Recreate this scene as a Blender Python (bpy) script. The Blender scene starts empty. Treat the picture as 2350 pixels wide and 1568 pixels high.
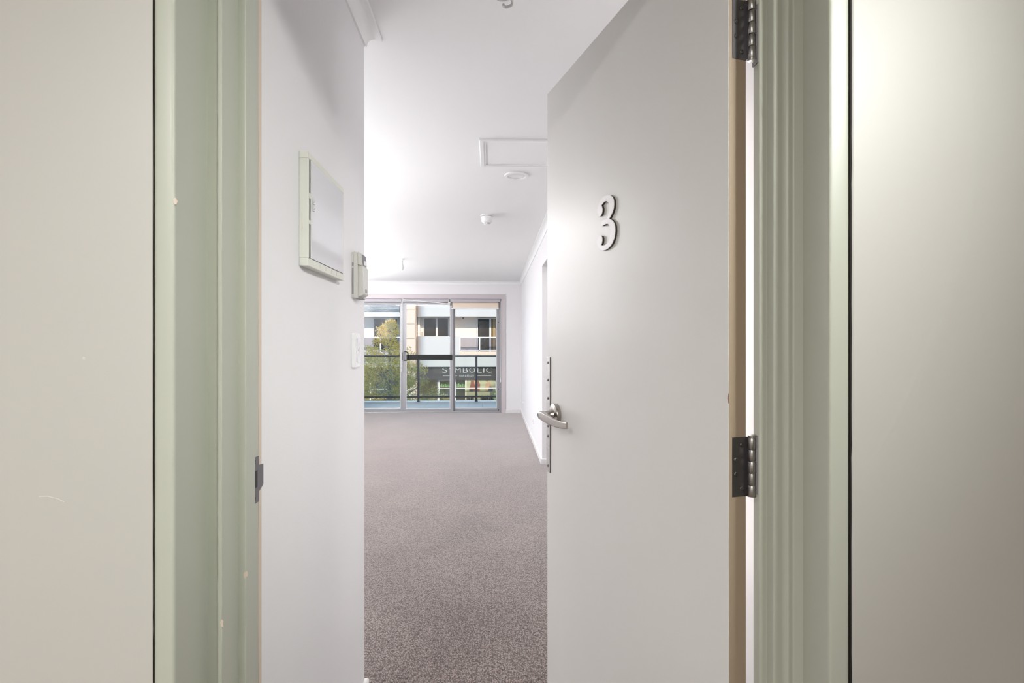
import bpy, bmesh, math, random
from mathutils import Vector, Matrix
from mathutils.geometry import tessellate_polygon
random.seed(7)
PI = math.pi
SC = bpy.context.scene
COL = SC.collection

# ------------------------------------------------------------------ camera
F_PX = 1235.0
YAW = math.radians(2.3)
cam_d = bpy.data.cameras.new('camera')
cam_d.sensor_fit = 'HORIZONTAL'
cam_d.sensor_width = 36.0
cam_d.lens = 36.0 * F_PX / 2350.0
cam_d.shift_y = 4.0 / 2350.0
cam_d.clip_start = 0.02
cam_d.clip_end = 300
cam = bpy.data.objects.new('camera', cam_d)
COL.objects.link(cam)
cam.location = (0, 0, 1.30)
cam.rotation_euler = (PI / 2, 0, -YAW)
SC.camera = cam

# ------------------------------------------------------------------ world, sun, large lights, exposure
w = bpy.data.worlds.new('sky')
SC.world = w
w.use_nodes = True
bg = w.node_tree.nodes['Background']
bg.inputs['Color'].default_value = (0.42, 0.68, 1.0, 1)
bg.inputs['Strength'].default_value = 1.15

sun_d = bpy.data.lights.new('sun', 'SUN')
sun_d.energy = 3.2
sun_d.angle = math.radians(0.6)
sun_d.color = (1.0, 0.82, 0.64)
sun = bpy.data.objects.new('sun', sun_d)
COL.objects.link(sun)
sun.rotation_euler = Vector((-0.42, 0.72, -0.33)).to_track_quat('-Z', 'Y').to_euler()

def area(name, loc, size, power, color=(1, 1, 1), direction=(0, 0, -1), spread=180):
    d = bpy.data.lights.new(name, 'AREA')
    d.shape = 'RECTANGLE'
    d.size, d.size_y = size
    d.energy = power
    d.color = color
    d.spread = math.radians(spread)
    o = bpy.data.objects.new(name, d)
    COL.objects.link(o)
    o.location = loc
    o.rotation_euler = Vector(direction).to_track_quat('-Z', 'Y').to_euler()
    return o

# added fill lights round the corner, out of view, brightening room and ceiling
area('living_room_fill', (-2.3, 4.6, 2.43), (1.0, 1.6), 27, (0.98, 0.99, 1.0))
area('dining_fill', (-2.55, 7.5, 2.43), (0.7, 1.6), 59, (0.98, 0.99, 1.0))
area('far_up_fill', (-2.5, 8.0, 1.45), (0.8, 2.2), 21, (0.98, 0.99, 1.0), (0, 0, 1))
area('up_fill', (-2.55, 4.9, 1.42), (0.8, 3.2), 41, (0.98, 0.99, 1.0), (0, 0, 1))
area('corner_up_fill', (-1.55, 3.3, 1.45), (0.9, 1.4), 11.5, (0.98, 0.98, 1.0), (0, 0, 1))
# added fill lights, unseen behind the open door and in the side passage
area('hall_fill', (0.60, 1.80, 1.30), (0.06, 1.6), 4.2, (1.0, 0.94, 0.91), (0.30, -1, 0))
area('passage_fill', (1.25, 4.8, 2.43), (0.5, 0.5), 8, (1.0, 0.96, 0.97))
# corridor lamps behind the photographer
area('corridor_spot_lamp', (1.25, -0.6, 2.36), (0.3, 0.3), 3.9, (0.98, 1.0, 0.97), (-1.73, 2.05, -1.20), 50)
area('corridor_lamp', (-1.0, -1.4, 2.42), (0.5, 0.5), 58, (1.0, 0.98, 0.96))
# added unseen light under the salon ceiling, brightening the shop and its posters
area('salon_fill', (-2.0, 31.95, -0.90), (9.0, 0.3), 60, (1.0, 0.95, 0.85))

SC.view_settings.view_transform = 'Standard'
SC.view_settings.look = 'None'
SC.view_settings.gamma = 1.0
SC.view_settings.exposure = 0.48
SC.view_settings.use_curve_mapping = False

# ------------------------------------------------------------------ materials
def lin(c):
    return tuple(((v / 255.0 + 0.055) / 1.055) ** 2.4 if v > 10 else v / 255.0 / 12.92 for v in c)

def mat(name, rgb, rough=0.6, metal=0.0, spec=0.5, noise=0.0, nscale=4.0, bump=0.0, bscale=60.0, coat=0.0, stretch=None, sheen=0.0):
    """plain painted / moulded surface: base colour with faint mottling and fine relief"""
    m = bpy.data.materials.new(name)
    m.use_nodes = True
    nt = m.node_tree
    b = nt.nodes['Principled BSDF']
    b.inputs['Base Color'].default_value = (*rgb, 1)
    b.inputs['Roughness'].default_value = rough
    b.inputs['Metallic'].default_value = metal
    b.inputs['Specular IOR Level'].default_value = spec
    if coat:
        b.inputs['Coat Weight'].default_value = coat
        b.inputs['Coat Roughness'].default_value = 0.08
    if sheen:
        b.inputs['Sheen Weight'].default_value = sheen
        b.inputs['Sheen Roughness'].default_value = 0.5
    tc = nt.nodes.new('ShaderNodeTexCoord')
    src = tc.outputs['Object']
    if stretch:
        mp = nt.nodes.new('ShaderNodeMapping')
        mp.inputs['Scale'].default_value = stretch
        nt.links.new(src, mp.inputs['Vector'])
        src = mp.outputs['Vector']
    if noise:
        n = nt.nodes.new('ShaderNodeTexNoise')
        n.inputs['Scale'].default_value = nscale
        n.inputs['Detail'].default_value = 3
        nt.links.new(src, n.inputs['Vector'])
        mx = nt.nodes.new('ShaderNodeMix')
        mx.data_type = 'RGBA'
        mx.inputs[6].default_value = (*[max(0, c * (1 - noise)) for c in rgb], 1)
        mx.inputs[7].default_value = (*[min(1, c * (1 + noise)) for c in rgb], 1)
        nt.links.new(n.outputs['Fac'], mx.inputs[0])
        nt.links.new(mx.outputs[2], b.inputs['Base Color'])
    if bump:
        n2 = nt.nodes.new('ShaderNodeTexNoise')
        n2.inputs['Scale'].default_value = bscale
        n2.inputs['Detail'].default_value = 2
        nt.links.new(src, n2.inputs['Vector'])
        bp = nt.nodes.new('ShaderNodeBump')
        bp.inputs['Strength'].default_value = bump
        bp.inputs['Distance'].default_value = 0.002
        nt.links.new(n2.outputs['Fac'], bp.inputs['Height'])
        nt.links.new(bp.outputs['Normal'], b.inputs['Normal'])
    return m

def glass_mat(name, tint=(1, 1, 1), refl=0.08, rough=0.0):
    """thin clear pane: lets light straight through, with a fresnel reflection"""
    m = bpy.data.materials.new(name)
    m.use_nodes = True
    nt = m.node_tree
    nt.nodes.remove(nt.nodes['Principled BSDF'])
    out = nt.nodes['Material Output']
    tr = nt.nodes.new('ShaderNodeBsdfTransparent')
    tr.inputs['Color'].default_value = (*tint, 1)
    gl = nt.nodes.new('ShaderNodeBsdfGlossy')
    gl.inputs['Roughness'].default_value = rough
    fr = nt.nodes.new('ShaderNodeFresnel')
    fr.inputs['IOR'].default_value = 1.45
    mu = nt.nodes.new('ShaderNodeMath')
    mu.operation = 'MULTIPLY'
    mu.inputs[1].default_value = refl / 0.04
    mu.use_clamp = True
    mx = nt.nodes.new('ShaderNodeMixShader')
    nt.links.new(fr.outputs[0], mu.inputs[0])
    nt.links.new(mu.outputs[0], mx.inputs[0])
    nt.links.new(tr.outputs[0], mx.inputs[1])
    nt.links.new(gl.outputs[0], mx.inputs[2])
    nt.links.new(mx.outputs[0], out.inputs['Surface'])
    return m

M = {}
M['room_wall'] = mat('room_wall', (0.85, 0.84, 0.852), 0.5, noise=0.012, nscale=2, bump=0.12, bscale=260)
M['ceiling'] = mat('ceiling', (0.90, 0.905, 0.91), 0.8, noise=0.006, nscale=2)
M['cornice'] = mat('cornice', (0.90, 0.905, 0.91), 0.6, noise=0.005)
M['skirting'] = mat('skirting', (0.82, 0.80, 0.80), 0.35, noise=0.01)
M['trim_pink'] = mat('trim_lilac', (0.60, 0.548, 0.565), 0.4, noise=0.01)
M['corr_wall'] = mat('corridor_wall_paint', (0.535, 0.517, 0.475), 0.45, noise=0.03, nscale=3, bump=0.06, bscale=40)
M['frame_paint'] = mat('door_frame_paint', (0.475, 0.487, 0.41), 0.4, noise=0.04, nscale=3, bump=0.06, bscale=30, stretch=(1, 1, 0.15))
M['frame_edge'] = mat('bare_frame_edge', (0.66, 0.56, 0.46), 0.5, noise=0.05, nscale=9)
M['crack'] = mat('crack_shade', (0.012, 0.010, 0.008), 0.9, noise=0.2)
M['door'] = mat('door_paint', (0.77, 0.752, 0.73), 0.32, noise=0.05, nscale=2.2, bump=0.05, bscale=18, stretch=(1, 1, 0.35))
M['door_edge'] = mat('door_edge_paint', (0.40, 0.31, 0.22), 0.5, noise=0.08, nscale=6, stretch=(1, 1, 0.1))
M['chip'] = mat('rust_chip', (0.16, 0.055, 0.02), 0.7, noise=0.3, nscale=80)
M['steel'] = mat('brushed_nickel', (0.46, 0.43, 0.40), 0.27, 1.0, noise=0.05, nscale=30, bump=0.05, bscale=200, stretch=(1, 1, 6))
M['steel_dark'] = mat('dull_hinge_steel', (0.20, 0.19, 0.20), 0.38, 1.0, noise=0.15, nscale=20)
M['steel_light'] = mat('hinge_knuckle_steel', (0.55, 0.53, 0.52), 0.3, 1.0, noise=0.06, nscale=30)
M['strip'] = mat('zinc_strip', (0.58, 0.57, 0.56), 0.42, 0.7, noise=0.25, nscale=120)
M['screw'] = mat('screw_steel', (0.20, 0.19, 0.18), 0.35, 1.0, noise=0.2, nscale=90)
M['black'] = mat('black_slot', (0.01, 0.01, 0.011), 0.5, noise=0.1)
M['num_face'] = mat('number_face', (0.95, 0.91, 0.93), 0.35, noise=0.01)
M['num_side'] = mat('dark_number_side', (0.045, 0.035, 0.028), 0.5, noise=0.1)  # sides of the numeral, darker than its face
M['cream'] = mat('cream_plastic', (0.77, 0.77, 0.69), 0.35, noise=0.015)
M['panel_door'] = mat('glossy_panel_door', (0.74, 0.74, 0.78), 0.06, noise=0.005, coat=0.4)
M['white_plastic'] = mat('white_plastic', (0.92, 0.92, 0.92), 0.3, noise=0.006)
M['grey_plastic'] = mat('grey_plastic', (0.62, 0.61, 0.60), 0.4, noise=0.01)
M['beige_plastic'] = mat('intercom_plastic', (0.68, 0.67, 0.63), 0.4, noise=0.01)
M['screen'] = mat('dark_screen', (0.05, 0.05, 0.055), 0.12, noise=0.05)
M['label_grey'] = mat('grey_label', (0.28, 0.28, 0.29), 0.4, noise=0.1)
M['bulb'] = mat('opal_bulb', (0.80, 0.80, 0.80), 0.15, noise=0.004, coat=0.3)
M['alu'] = mat('silver_aluminium', (0.38, 0.38, 0.395), 0.38, 0.35, noise=0.02, nscale=8)
M['alu_lt'] = mat('pale_window_bead', (0.66, 0.66, 0.68), 0.4, noise=0.01)
M['blind'] = mat('blind_cloth', (0.50, 0.465, 0.51), 0.7, noise=0.02, nscale=30, bump=0.1, bscale=500)
M['blind_white'] = mat('blind_rail_white', (0.84, 0.83, 0.83), 0.35, noise=0.01)
M['blind_warm'] = mat('sunlit_perforated_cloth', (0.86, 0.72, 0.58), 0.7, noise=0.12, nscale=160)  # warm tint holds the sun shining through the cloth
M['gap_dark'] = mat('dark_blind_channel', (0.10, 0.085, 0.085), 0.6, noise=0.1)  # dark lines above and below each blind cassette
M['black_plastic'] = mat('black_plastic', (0.004, 0.004, 0.005), 0.5, noise=0.15, nscale=12)
M['ring'] = mat('grey_ring', (0.045, 0.045, 0.055), 0.35, noise=0.05)
M['rail'] = mat('charcoal_rail', (0.045, 0.052, 0.068), 0.45, noise=0.06)
M['tile'] = mat('balcony_tile', (0.94, 0.92, 0.90), 0.45, noise=0.05, nscale=5)
M['grout'] = mat('grout', (0.22, 0.22, 0.23), 0.8, noise=0.1)
M['render_white'] = mat('white_render', (0.60, 0.59, 0.575), 0.8, noise=0.02, nscale=1.5, bump=0.2, bscale=30)
M['render_cream'] = mat('cream_render', (0.94, 0.84, 0.74), 0.8, noise=0.03, nscale=1.5)
M['stone'] = mat('beige_stone', (0.74, 0.60, 0.50), 0.75, noise=0.04, nscale=4)
M['slab_grey'] = mat('grey_slab', (0.42, 0.40, 0.44), 0.8, noise=0.05)
M['soffit'] = mat('soffit', (0.66, 0.58, 0.50), 0.8, noise=0.03)
M['floor_terra'] = mat('balcony_floor_beige', (0.72, 0.58, 0.46), 0.7, noise=0.06, nscale=6)
M['frame_white'] = mat('white_window_frame', (0.82, 0.81, 0.80), 0.45, noise=0.01)
M['dark_glass'] = mat('dark_window_glass', (0.030, 0.026, 0.024), 0.05, noise=0.3, nscale=0.8)
M['blind_gold'] = mat('golden_vertical_blind', (0.62, 0.44, 0.22), 0.6, noise=0.1)
M['blade'] = mat('louvre_blade', (0.62, 0.68, 0.74), 0.5, noise=0.03)
M['louvre_back'] = mat('louvre_back', (0.05, 0.08, 0.12), 0.7, noise=0.1)
M['sign'] = mat('dark_sign_board', (0.050, 0.046, 0.047), 0.5, noise=0.08, nscale=1)
M['letter'] = mat('sign_letter', (0.56, 0.62, 0.62), 0.5, noise=0.02)
M['shop_in'] = mat('shop_interior_wall', (0.36, 0.33, 0.20), 0.8, noise=0.08, nscale=2)
M['poster_bg'] = mat('poster_background', (0.40, 0.37, 0.25), 0.6, noise=0.04, nscale=2)
M['hair'] = mat('auburn_print', (0.20, 0.050, 0.025), 0.6, noise=0.3, nscale=12)
M['skin'] = mat('tan_print', (0.46, 0.25, 0.16), 0.6, noise=0.08, nscale=6)
M['top_dark'] = mat('dark_navy_print', (0.035, 0.045, 0.07), 0.6, noise=0.1)
M['shelf_green'] = mat('green_display', (0.16, 0.30, 0.14), 0.6, noise=0.5, nscale=18)
M['bottle_white'] = mat('pale_bottle', (0.62, 0.66, 0.66), 0.3, noise=0.05)
M['bottle_dark'] = mat('dark_bottle', (0.03, 0.035, 0.05), 0.3, noise=0.1)
M['bark'] = mat('bark', (0.30, 0.25, 0.20), 0.9, noise=0.3, nscale=14, bump=0.6, bscale=30)
M['asphalt'] = mat('asphalt', (0.10, 0.10, 0.105), 0.9, noise=0.15, nscale=20)
M['paving'] = mat('paving', (0.36, 0.34, 0.32), 0.85, noise=0.08, nscale=6)
M['our_render'] = mat('own_building_render', (0.62, 0.60, 0.57), 0.85, noise=0.04)
M['glass'] = glass_mat('clear_glass', (0.97, 0.985, 0.98), 0.045)
M['rail_glass'] = glass_mat('balustrade_glass', (0.93, 0.96, 0.95), 0.04)
M['far_glass'] = glass_mat('shop_glass', (0.92, 0.95, 0.93), 0.05)
M['bal_glass'] = glass_mat('far_balustrade_glass', (0.66, 0.68, 0.76), 0.07)

def carpet_mat():
    m = bpy.data.materials.new('loop_carpet')
    m.use_nodes = True
    nt = m.node_tree
    b = nt.nodes['Principled BSDF']
    b.inputs['Roughness'].default_value = 0.95
    b.inputs['Specular IOR Level'].default_value = 0.15
    b.inputs['Sheen Weight'].default_value = 1.0
    b.inputs['Sheen Roughness'].default_value = 0.35
    b.inputs['Sheen Tint'].default_value = (1.0, 0.95, 0.95, 1)
    tc = nt.nodes.new('ShaderNodeTexCoord')
    # loops: cells about 6 mm, in rough rows
    mp = nt.nodes.new('ShaderNodeMapping')
    mp.inputs['Scale'].default_value = (165, 120, 165)
    nt.links.new(tc.outputs['Object'], mp.inputs['Vector'])
    v = nt.nodes.new('ShaderNodeTexVoronoi')
    v.feature = 'F1'
    v.inputs['Scale'].default_value = 1.0
    v.inputs['Randomness'].default_value = 0.55
    nt.links.new(mp.outputs['Vector'], v.inputs['Vector'])
    rmp = nt.nodes.new('ShaderNodeValToRGB')
    e = rmp.color_ramp.elements
    e[0].position, e[0].color = 0.10, (0.41, 0.335, 0.298, 1)
    e[1].position, e[1].color = 0.78, (0.045, 0.033, 0.029, 1)
    mid = rmp.color_ramp.elements.new(0.45)
    mid.color = (0.205, 0.164, 0.146, 1)
    nt.links.new(v.outputs['Distance'], rmp.inputs['Fac'])
    # yarn to yarn variation and broad traffic mottling
    n = nt.nodes.new('ShaderNodeTexNoise')
    n.inputs['Scale'].default_value = 38
    n.inputs['Detail'].default_value = 4
    nt.links.new(tc.outputs['Object'], n.inputs['Vector'])
    n2 = nt.nodes.new('ShaderNodeTexNoise')
    n2.inputs['Scale'].default_value = 2.2
    nt.links.new(tc.outputs['Object'], n2.inputs['Vector'])
    ad = nt.nodes.new('ShaderNodeMath')
    ad.operation = 'ADD'
    nt.links.new(n.outputs['Fac'], ad.inputs[0])
    nt.links.new(n2.outputs['Fac'], ad.inputs[1])
    mr = nt.nodes.new('ShaderNodeMapRange')
    mr.inputs[1].default_value = 0.6
    mr.inputs[2].default_value = 1.4
    mr.inputs[3].default_value = 0.72
    mr.inputs[4].default_value = 1.25
    nt.links.new(ad.outputs[0], mr.inputs[0])
    mx = nt.nodes.new('ShaderNodeVectorMath')
    mx.operation = 'SCALE'
    nt.links.new(rmp.outputs['Color'], mx.inputs[0])
    nt.links.new(mr.outputs[0], mx.inputs['Scale'])
    nt.links.new(mx.outputs['Vector'], b.inputs['Base Color'])
    inv = nt.nodes.new('ShaderNodeMath')
    inv.operation = 'SUBTRACT'
    inv.inputs[0].default_value = 1.0
    nt.links.new(v.outputs['Distance'], inv.inputs[1])
    bp = nt.nodes.new('ShaderNodeBump')
    bp.inputs['Strength'].default_value = 0.7
    bp.inputs['Distance'].default_value = 0.004
    nt.links.new(inv.outputs[0], bp.inputs['Height'])
    nt.links.new(bp.outputs['Normal'], b.inputs['Normal'])
    return m
M['carpet'] = carpet_mat()

def leaf_mat():
    m = bpy.data.materials.new('leaf')
    m.use_nodes = True
    nt = m.node_tree
    b = nt.nodes['Principled BSDF']
    out = nt.nodes['Material Output']
    at = nt.nodes.new('ShaderNodeAttribute')
    at.attribute_name = 'leafcol'
    nt.links.new(at.outputs['Color'], b.inputs['Base Color'])
    b.inputs['Roughness'].default_value = 0.55
    tl = nt.nodes.new('ShaderNodeBsdfTranslucent')
    nt.links.new(at.outputs['Color'], tl.inputs['Color'])
    mx = nt.nodes.new('ShaderNodeMixShader')
    mx.inputs[0].default_value = 0.35
    nt.links.new(b.outputs[0], mx.inputs[1])
    nt.links.new(tl.outputs[0], mx.inputs[2])
    nt.links.new(mx.outputs[0], out.inputs['Surface'])
    return m
M['leaf'] = leaf_mat()

# ------------------------------------------------------------------ mesh helpers
def B():
    return bmesh.new()

def box(bm, x0, x1, y0, y1, z0, z1):
    vs = [bm.verts.new((x, y, z)) for z in (z0, z1) for y in (y0, y1) for x in (x0, x1)]
    for f in ((0, 2, 3, 1), (4, 5, 7, 6), (0, 1, 5, 4), (1, 3, 7, 5), (3, 2, 6, 7), (2, 0, 4, 6)):
        bm.faces.new([vs[i] for i in f])
    return bm

def loft(bm, rings, cap=True, closed=True):
    rv = [[bm.verts.new(p) for p in r] for r in rings]
    n = len(rv[0])
    for a, b in zip(rv[:-1], rv[1:]):
        for i in range(n if closed else n - 1):
            j = (i + 1) % n
            bm.faces.new((a[i], a[j], b[j], b[i]))
    if cap:
        bm.faces.new(list(reversed(rv[0])))
        bm.faces.new(rv[-1])
    return bm

def prism(bm, pts, z0, z1, fn=None):
    """polygon pts (2d) extruded from z0 to z1; fn maps (a, b, c) to xyz"""
    fn = fn or (lambda a, b, c: (a, b, c))
    return loft(bm, [[fn(a, b, z0) for a, b in pts], [fn(a, b, z1) for a, b in pts]])

def tube(bm, path, r, seg=10, cap=True):
    path = [Vector(p) for p in path]
    rings = []
    up = None
    for i, p in enumerate(path):
        a = path[max(0, i - 1)]
        c = path[min(len(path) - 1, i + 1)]
        t = (c - a).normalized()
        if up is None:
            up = t.orthogonal().normalized()
        up = (up - t * up.dot(t))
        up = up.normalized() if up.length > 1e-6 else t.orthogonal().normalized()
        side = t.cross(up)
        rr = r[i] if isinstance(r, (list, tuple)) else r
        rings.append([p + (up * math.cos(q) + side * math.sin(q)) * rr for q in [2 * PI * k / seg for k in range(seg)]])
    return loft(bm, rings, cap)

def lathe(bm, prof, seg=32, fn=None, cap=True):
    """prof: (radius, height) pairs; fn maps the lathe's (x, y, h) to xyz"""
    fn = fn or (lambda x, y, h: (x, y, h))
    rings = [[fn(r * math.cos(2 * PI * k / seg), r * math.sin(2 * PI * k / seg), h) for k in range(seg)] for r, h in prof]
    return loft(bm, rings, cap)

def round_poly(pts, radii, n=5):
    out = []
    N = len(pts)
    for i in range(N):
        r = radii[i] if isinstance(radii, (list, tuple)) else radii
        p = Vector(pts[i])
        a = Vector(pts[i - 1]) - p
        b = Vector(pts[(i + 1) % N]) - p
        if r <= 0 or a.length < 1e-6 or b.length < 1e-6:
            out.append(tuple(p))
            continue
        r = min(r, a.length * 0.45, b.length * 0.45)
        a.normalize()
        b.normalize()
        for k in range(n + 1):
            t = k / n
            q = p + a * r * (1 - t) ** 2 + b * r * t ** 2
            out.append((q.x, q.y))
    return out

def finish(bm):
    bmesh.ops.recalc_face_normals(bm, faces=bm.faces[:])

def obj(name, bm, m, parent=None, smooth=False, bevel=0.0, seg=2, loc=None, auto=40):
    finish(bm)
    me = bpy.data.meshes.new(name)
    bm.to_mesh(me)
    bm.free()
    me.materials.append(M[m] if isinstance(m, str) else m)
    o = bpy.data.objects.new(name, me)
    COL.objects.link(o)
    if smooth:
        me.shade_smooth()
        me.set_sharp_from_angle(angle=math.radians(auto))
    if bevel:
        md = o.modifiers.new('edge', 'BEVEL')
        md.width = bevel
        md.segments = seg
        md.limit_method = 'ANGLE'
        md.angle_limit = math.radians(40)
    if parent is not None:
        o.parent = parent
    if loc:
        o.location = loc
    return o

def like(src, name, parent=None, loc=None, rot=None):
    """another object that shares src's mesh"""
    o = src.copy()
    COL.objects.link(o)
    o.name = name
    o.parent = parent
    if loc is not None:
        o.location = loc
    if rot is not None:
        o.rotation_euler = rot
    return o

def tag(o, label, cat, group=None, kind=None):
    o['label'] = label
    o['category'] = cat
    if group:
        o['group'] = group
    if kind:
        o['kind'] = kind
    return o

def thing(name, label, cat, loc=(0, 0, 0), rotz=0.0, group=None, kind=None):
    o = bpy.data.objects.new(name, None)
    o.empty_display_size = 0.05
    COL.objects.link(o)
    o.location = loc
    o.rotation_euler = (0, 0, rotz)
    return tag(o, label, cat, group, kind)

def struct(name, bm, m, label, cat, **k):
    return tag(obj(name, bm, m, **k), label, cat, kind='structure')

def boxes(lst):
    bm = B()
    for b in lst:
        box(bm, *b)
    return bm

# ------------------------------------------------------------------ dimensions (metres, photographer at the origin)
CEIL = 2.447
XL = -0.463            # entry wall on the left
YB = 10.04             # far wall with the sliding doors
def xr(y):             # right wall runs a touch out of square
    return 0.5542 + (y - 5.76) * (0.5813 - 0.5542) / 4.28

# ------------------------------------------------------------------ floors and ceilings
struct('floor', boxes([(-3.1, 2.0, 0.80, 10.06, -0.12, 0.0)]), 'carpet', 'brown grey loop pile carpet through the hall and living room', 'carpet')
struct('floor_corridor', boxes([(-3.0, 3.0, -2.4, 0.80, -0.12, 0.0)]), 'carpet', 'carpeted corridor floor outside the open door', 'carpet')
struct('ceiling', boxes([(-3.1, 2.0, 0.93, 10.29, CEIL, 2.56)]), 'ceiling', 'smooth white ceiling of the flat', 'ceiling')
struct('ceiling_corridor', boxes([(-3.0, 3.0, -2.4, 0.93, CEIL, 2.56)]), 'ceiling', 'white ceiling of the corridor outside', 'ceiling')

# ------------------------------------------------------------------ corridor walls
YW = 0.780
wcl = struct('wall_corridor_left', boxes([(-3.0, -0.4741, YW, 1.0, 0, CEIL)]), 'corr_wall', 'pale beige corridor wall beside the green tinted door jamb', 'wall', bevel=0.003)
struct('wall_corridor_right', boxes([(0.5370, 3.0, YW, 0.943, 0, CEIL)]), 'corr_wall', 'beige corridor wall beside the hinge jamb', 'wall', bevel=0.003)
struct('wall_above_door', boxes([(-0.4775, 0.5395, YW, 0.93, 2.19, CEIL)]), 'corr_wall', 'corridor wall above the door head', 'wall')
struct('wall_corridor_back', boxes([(-3.0, 3.0, -2.5, -2.4, 0, CEIL), (-3.1, -3.0, -2.5, 1.0, 0, CEIL), (3.0, 3.1, -2.5, 0.93, 0, CEIL)]), 'corr_wall', 'corridor walls behind the doorway', 'wall')

for (x, z, r) in ((-0.571, 1.279, 0.0021), (-0.600, 1.793, 0.0018)):
    bm = B(); lathe(bm, [(r, 0), (r, 0.0003), (r * 0.5, 0.0005)], 12, lambda a, b, c: (x + a, YW - c, z + b))
    obj('scuff_spot', bm, 'grey_plastic', wcl)
bm = B(); tube(bm, [(-0.632, YW, 1.085), (-0.620, YW - 0.0003, 1.0855), (-0.606, YW - 0.0003, 1.082), (-0.598, YW, 1.077)], 0.00035, 6)
obj('scratch', bm, 'cream', wcl)

# crack where the wall meets the frame: black strips hold its shade as colour
def crack_shade_strip(x_of, half, y, breaks, seed):
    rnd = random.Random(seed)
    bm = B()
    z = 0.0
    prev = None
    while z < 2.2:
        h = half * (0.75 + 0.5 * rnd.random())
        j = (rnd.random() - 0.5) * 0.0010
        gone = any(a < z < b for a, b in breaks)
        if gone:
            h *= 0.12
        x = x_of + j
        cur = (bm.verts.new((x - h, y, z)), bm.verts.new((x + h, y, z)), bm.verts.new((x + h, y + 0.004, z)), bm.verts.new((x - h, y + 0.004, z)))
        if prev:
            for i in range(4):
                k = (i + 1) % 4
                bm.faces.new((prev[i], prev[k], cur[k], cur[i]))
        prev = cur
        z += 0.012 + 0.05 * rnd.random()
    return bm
struct('trim_8', crack_shade_strip(-0.4738, 0.00045, 0.7775, [(1.42, 1.58), (1.64, 1.66), (1.05, 1.12), (0.72, 0.80)], 3), 'crack', 'thin crack along the left jamb, its shade drawn as a black strip', 'crack')
struct('trim_9', crack_shade_strip(0.5340, 0.0014, 0.7775, [], 5), 'crack', 'jagged crack between right jamb and corridor wall, its shade drawn in black', 'crack')

# ------------------------------------------------------------------ door frame jambs, profile in plan, stepped with rounded arrises
LP = [(-0.500, 1.000), (-0.4735, 1.000), (-0.4735, 0.775), (-0.444, 0.775), (-0.444, 0.8637), (-0.4285, 0.8637), (-0.4270, 0.8610),
      (-0.4206, 0.8610), (-0.4206, 0.915), (-0.4078, 0.915), (-0.4078, 0.9517), (-0.4200, 0.9517), (-0.4200, 1.004), (-0.500, 1.004)]
LR = [0, 0, 0.007, 0.006, 0.0, 0.0012, 0.0012, 0.0016, 0.0, 0.0018, 0.0014, 0, 0.001, 0]
RP = [(0.560, 0.940), (0.5312, 0.940), (0.5312, 0.775), (0.4998, 0.775), (0.4998, 0.8414), (0.4834, 0.8414), (0.4834, 0.854),
      (0.4760, 0.8575), (0.4640, 0.8540), (0.4582, 0.8540), (0.4582, 0.8747), (0.4500, 0.8730), (0.4435, 0.8747), (0.4598, 0.9037), (0.4695, 0.9037), (0.4695, 0.9433), (0.560, 0.9433)]
RR = [0, 0, 0.006, 0.005, 0, 0.003, 0.002, 0.004, 0.003, 0.004, 0.001, 0.004, 0.003, 0.001, 0, 0.001, 0]
bm = B(); prism(bm, round_poly(LP, LR), 0.0, 2.10)
jl = struct('trim_1', bm, 'frame_paint', 'stepped sage painted door jamb on the latch side', 'door frame', smooth=True, auto=50)
bm = B(); prism(bm, round_poly(RP, RR), 0.0, 2.10)
jr = struct('trim_2', bm, 'frame_paint', 'stepped greige painted door jamb on the hinge side', 'door frame', smooth=True, auto=50)
bm = boxes([(-0.4735, 0.5312, 0.775, 0.80, 2.10, 2.19), (-0.444, 0.4998, 0.80, 0.93, 2.10, 2.19), (-0.4078, 0.4582, 0.86, 0.90, 2.097, 2.10)])
struct('trim_3', bm, 'frame_paint', 'painted door frame head over the opening', 'door frame')
# bare paint-worn arris at the back of the latch jamb
obj('worn_edge', boxes([(-0.4206, -0.4194, 0.992, 1.0045, 0.0, 2.09)]), 'frame_edge', jl)
# strike plate let into the latch jamb, with its bent lip
bm = B()
prism(bm, [(0.958, 1.014), (0.992, 1.014), (0.992, 1.032), (1.010, 1.040), (1.010, 1.078), (0.992, 1.080), (0.992, 1.096), (0.958, 1.096)], -0.4200, -0.4182, lambda a, b, c: (c, a, b))
sp = obj('strike_plate', bm, 'steel_dark', jl)
sp['label'] = 'dark steel strike plate with bent lip'
obj('latch_hole', boxes([(-0.4185, -0.4178, 0.963, 0.984, 1.042, 1.072)]), 'black', sp)
for z in (1.022, 1.088):
    bm = B(); lathe(bm, [(0.0035, 0), (0.0035, 0.0012), (0.002, 0.0016)], 12, lambda x, y, h: (-0.4182 + h, 0.976 + x, z + y))
    obj('screw', bm, 'screw', sp)
# paint chips on the latch jamb arrises
rnd = random.Random(11)
for (x, y, z) in ((-0.4206, 0.861, 0.86), (-0.4206, 0.861, 0.745), (-0.4078, 0.9150, 0.915), (-0.444, 0.777, 1.50)):
    bm = B()
    prism(bm, [(0.0025 * math.cos(a) * (0.5 + rnd.random()), 0.006 * math.sin(a) * (0.6 + rnd.random())) for a in [2 * PI * k / 9 for k in range(9)]], 0, 0.0006,
          lambda a, b, c: (x + a, y - c, z + b))
    obj('paint_chip', bm, 'frame_edge', jl)

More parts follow.
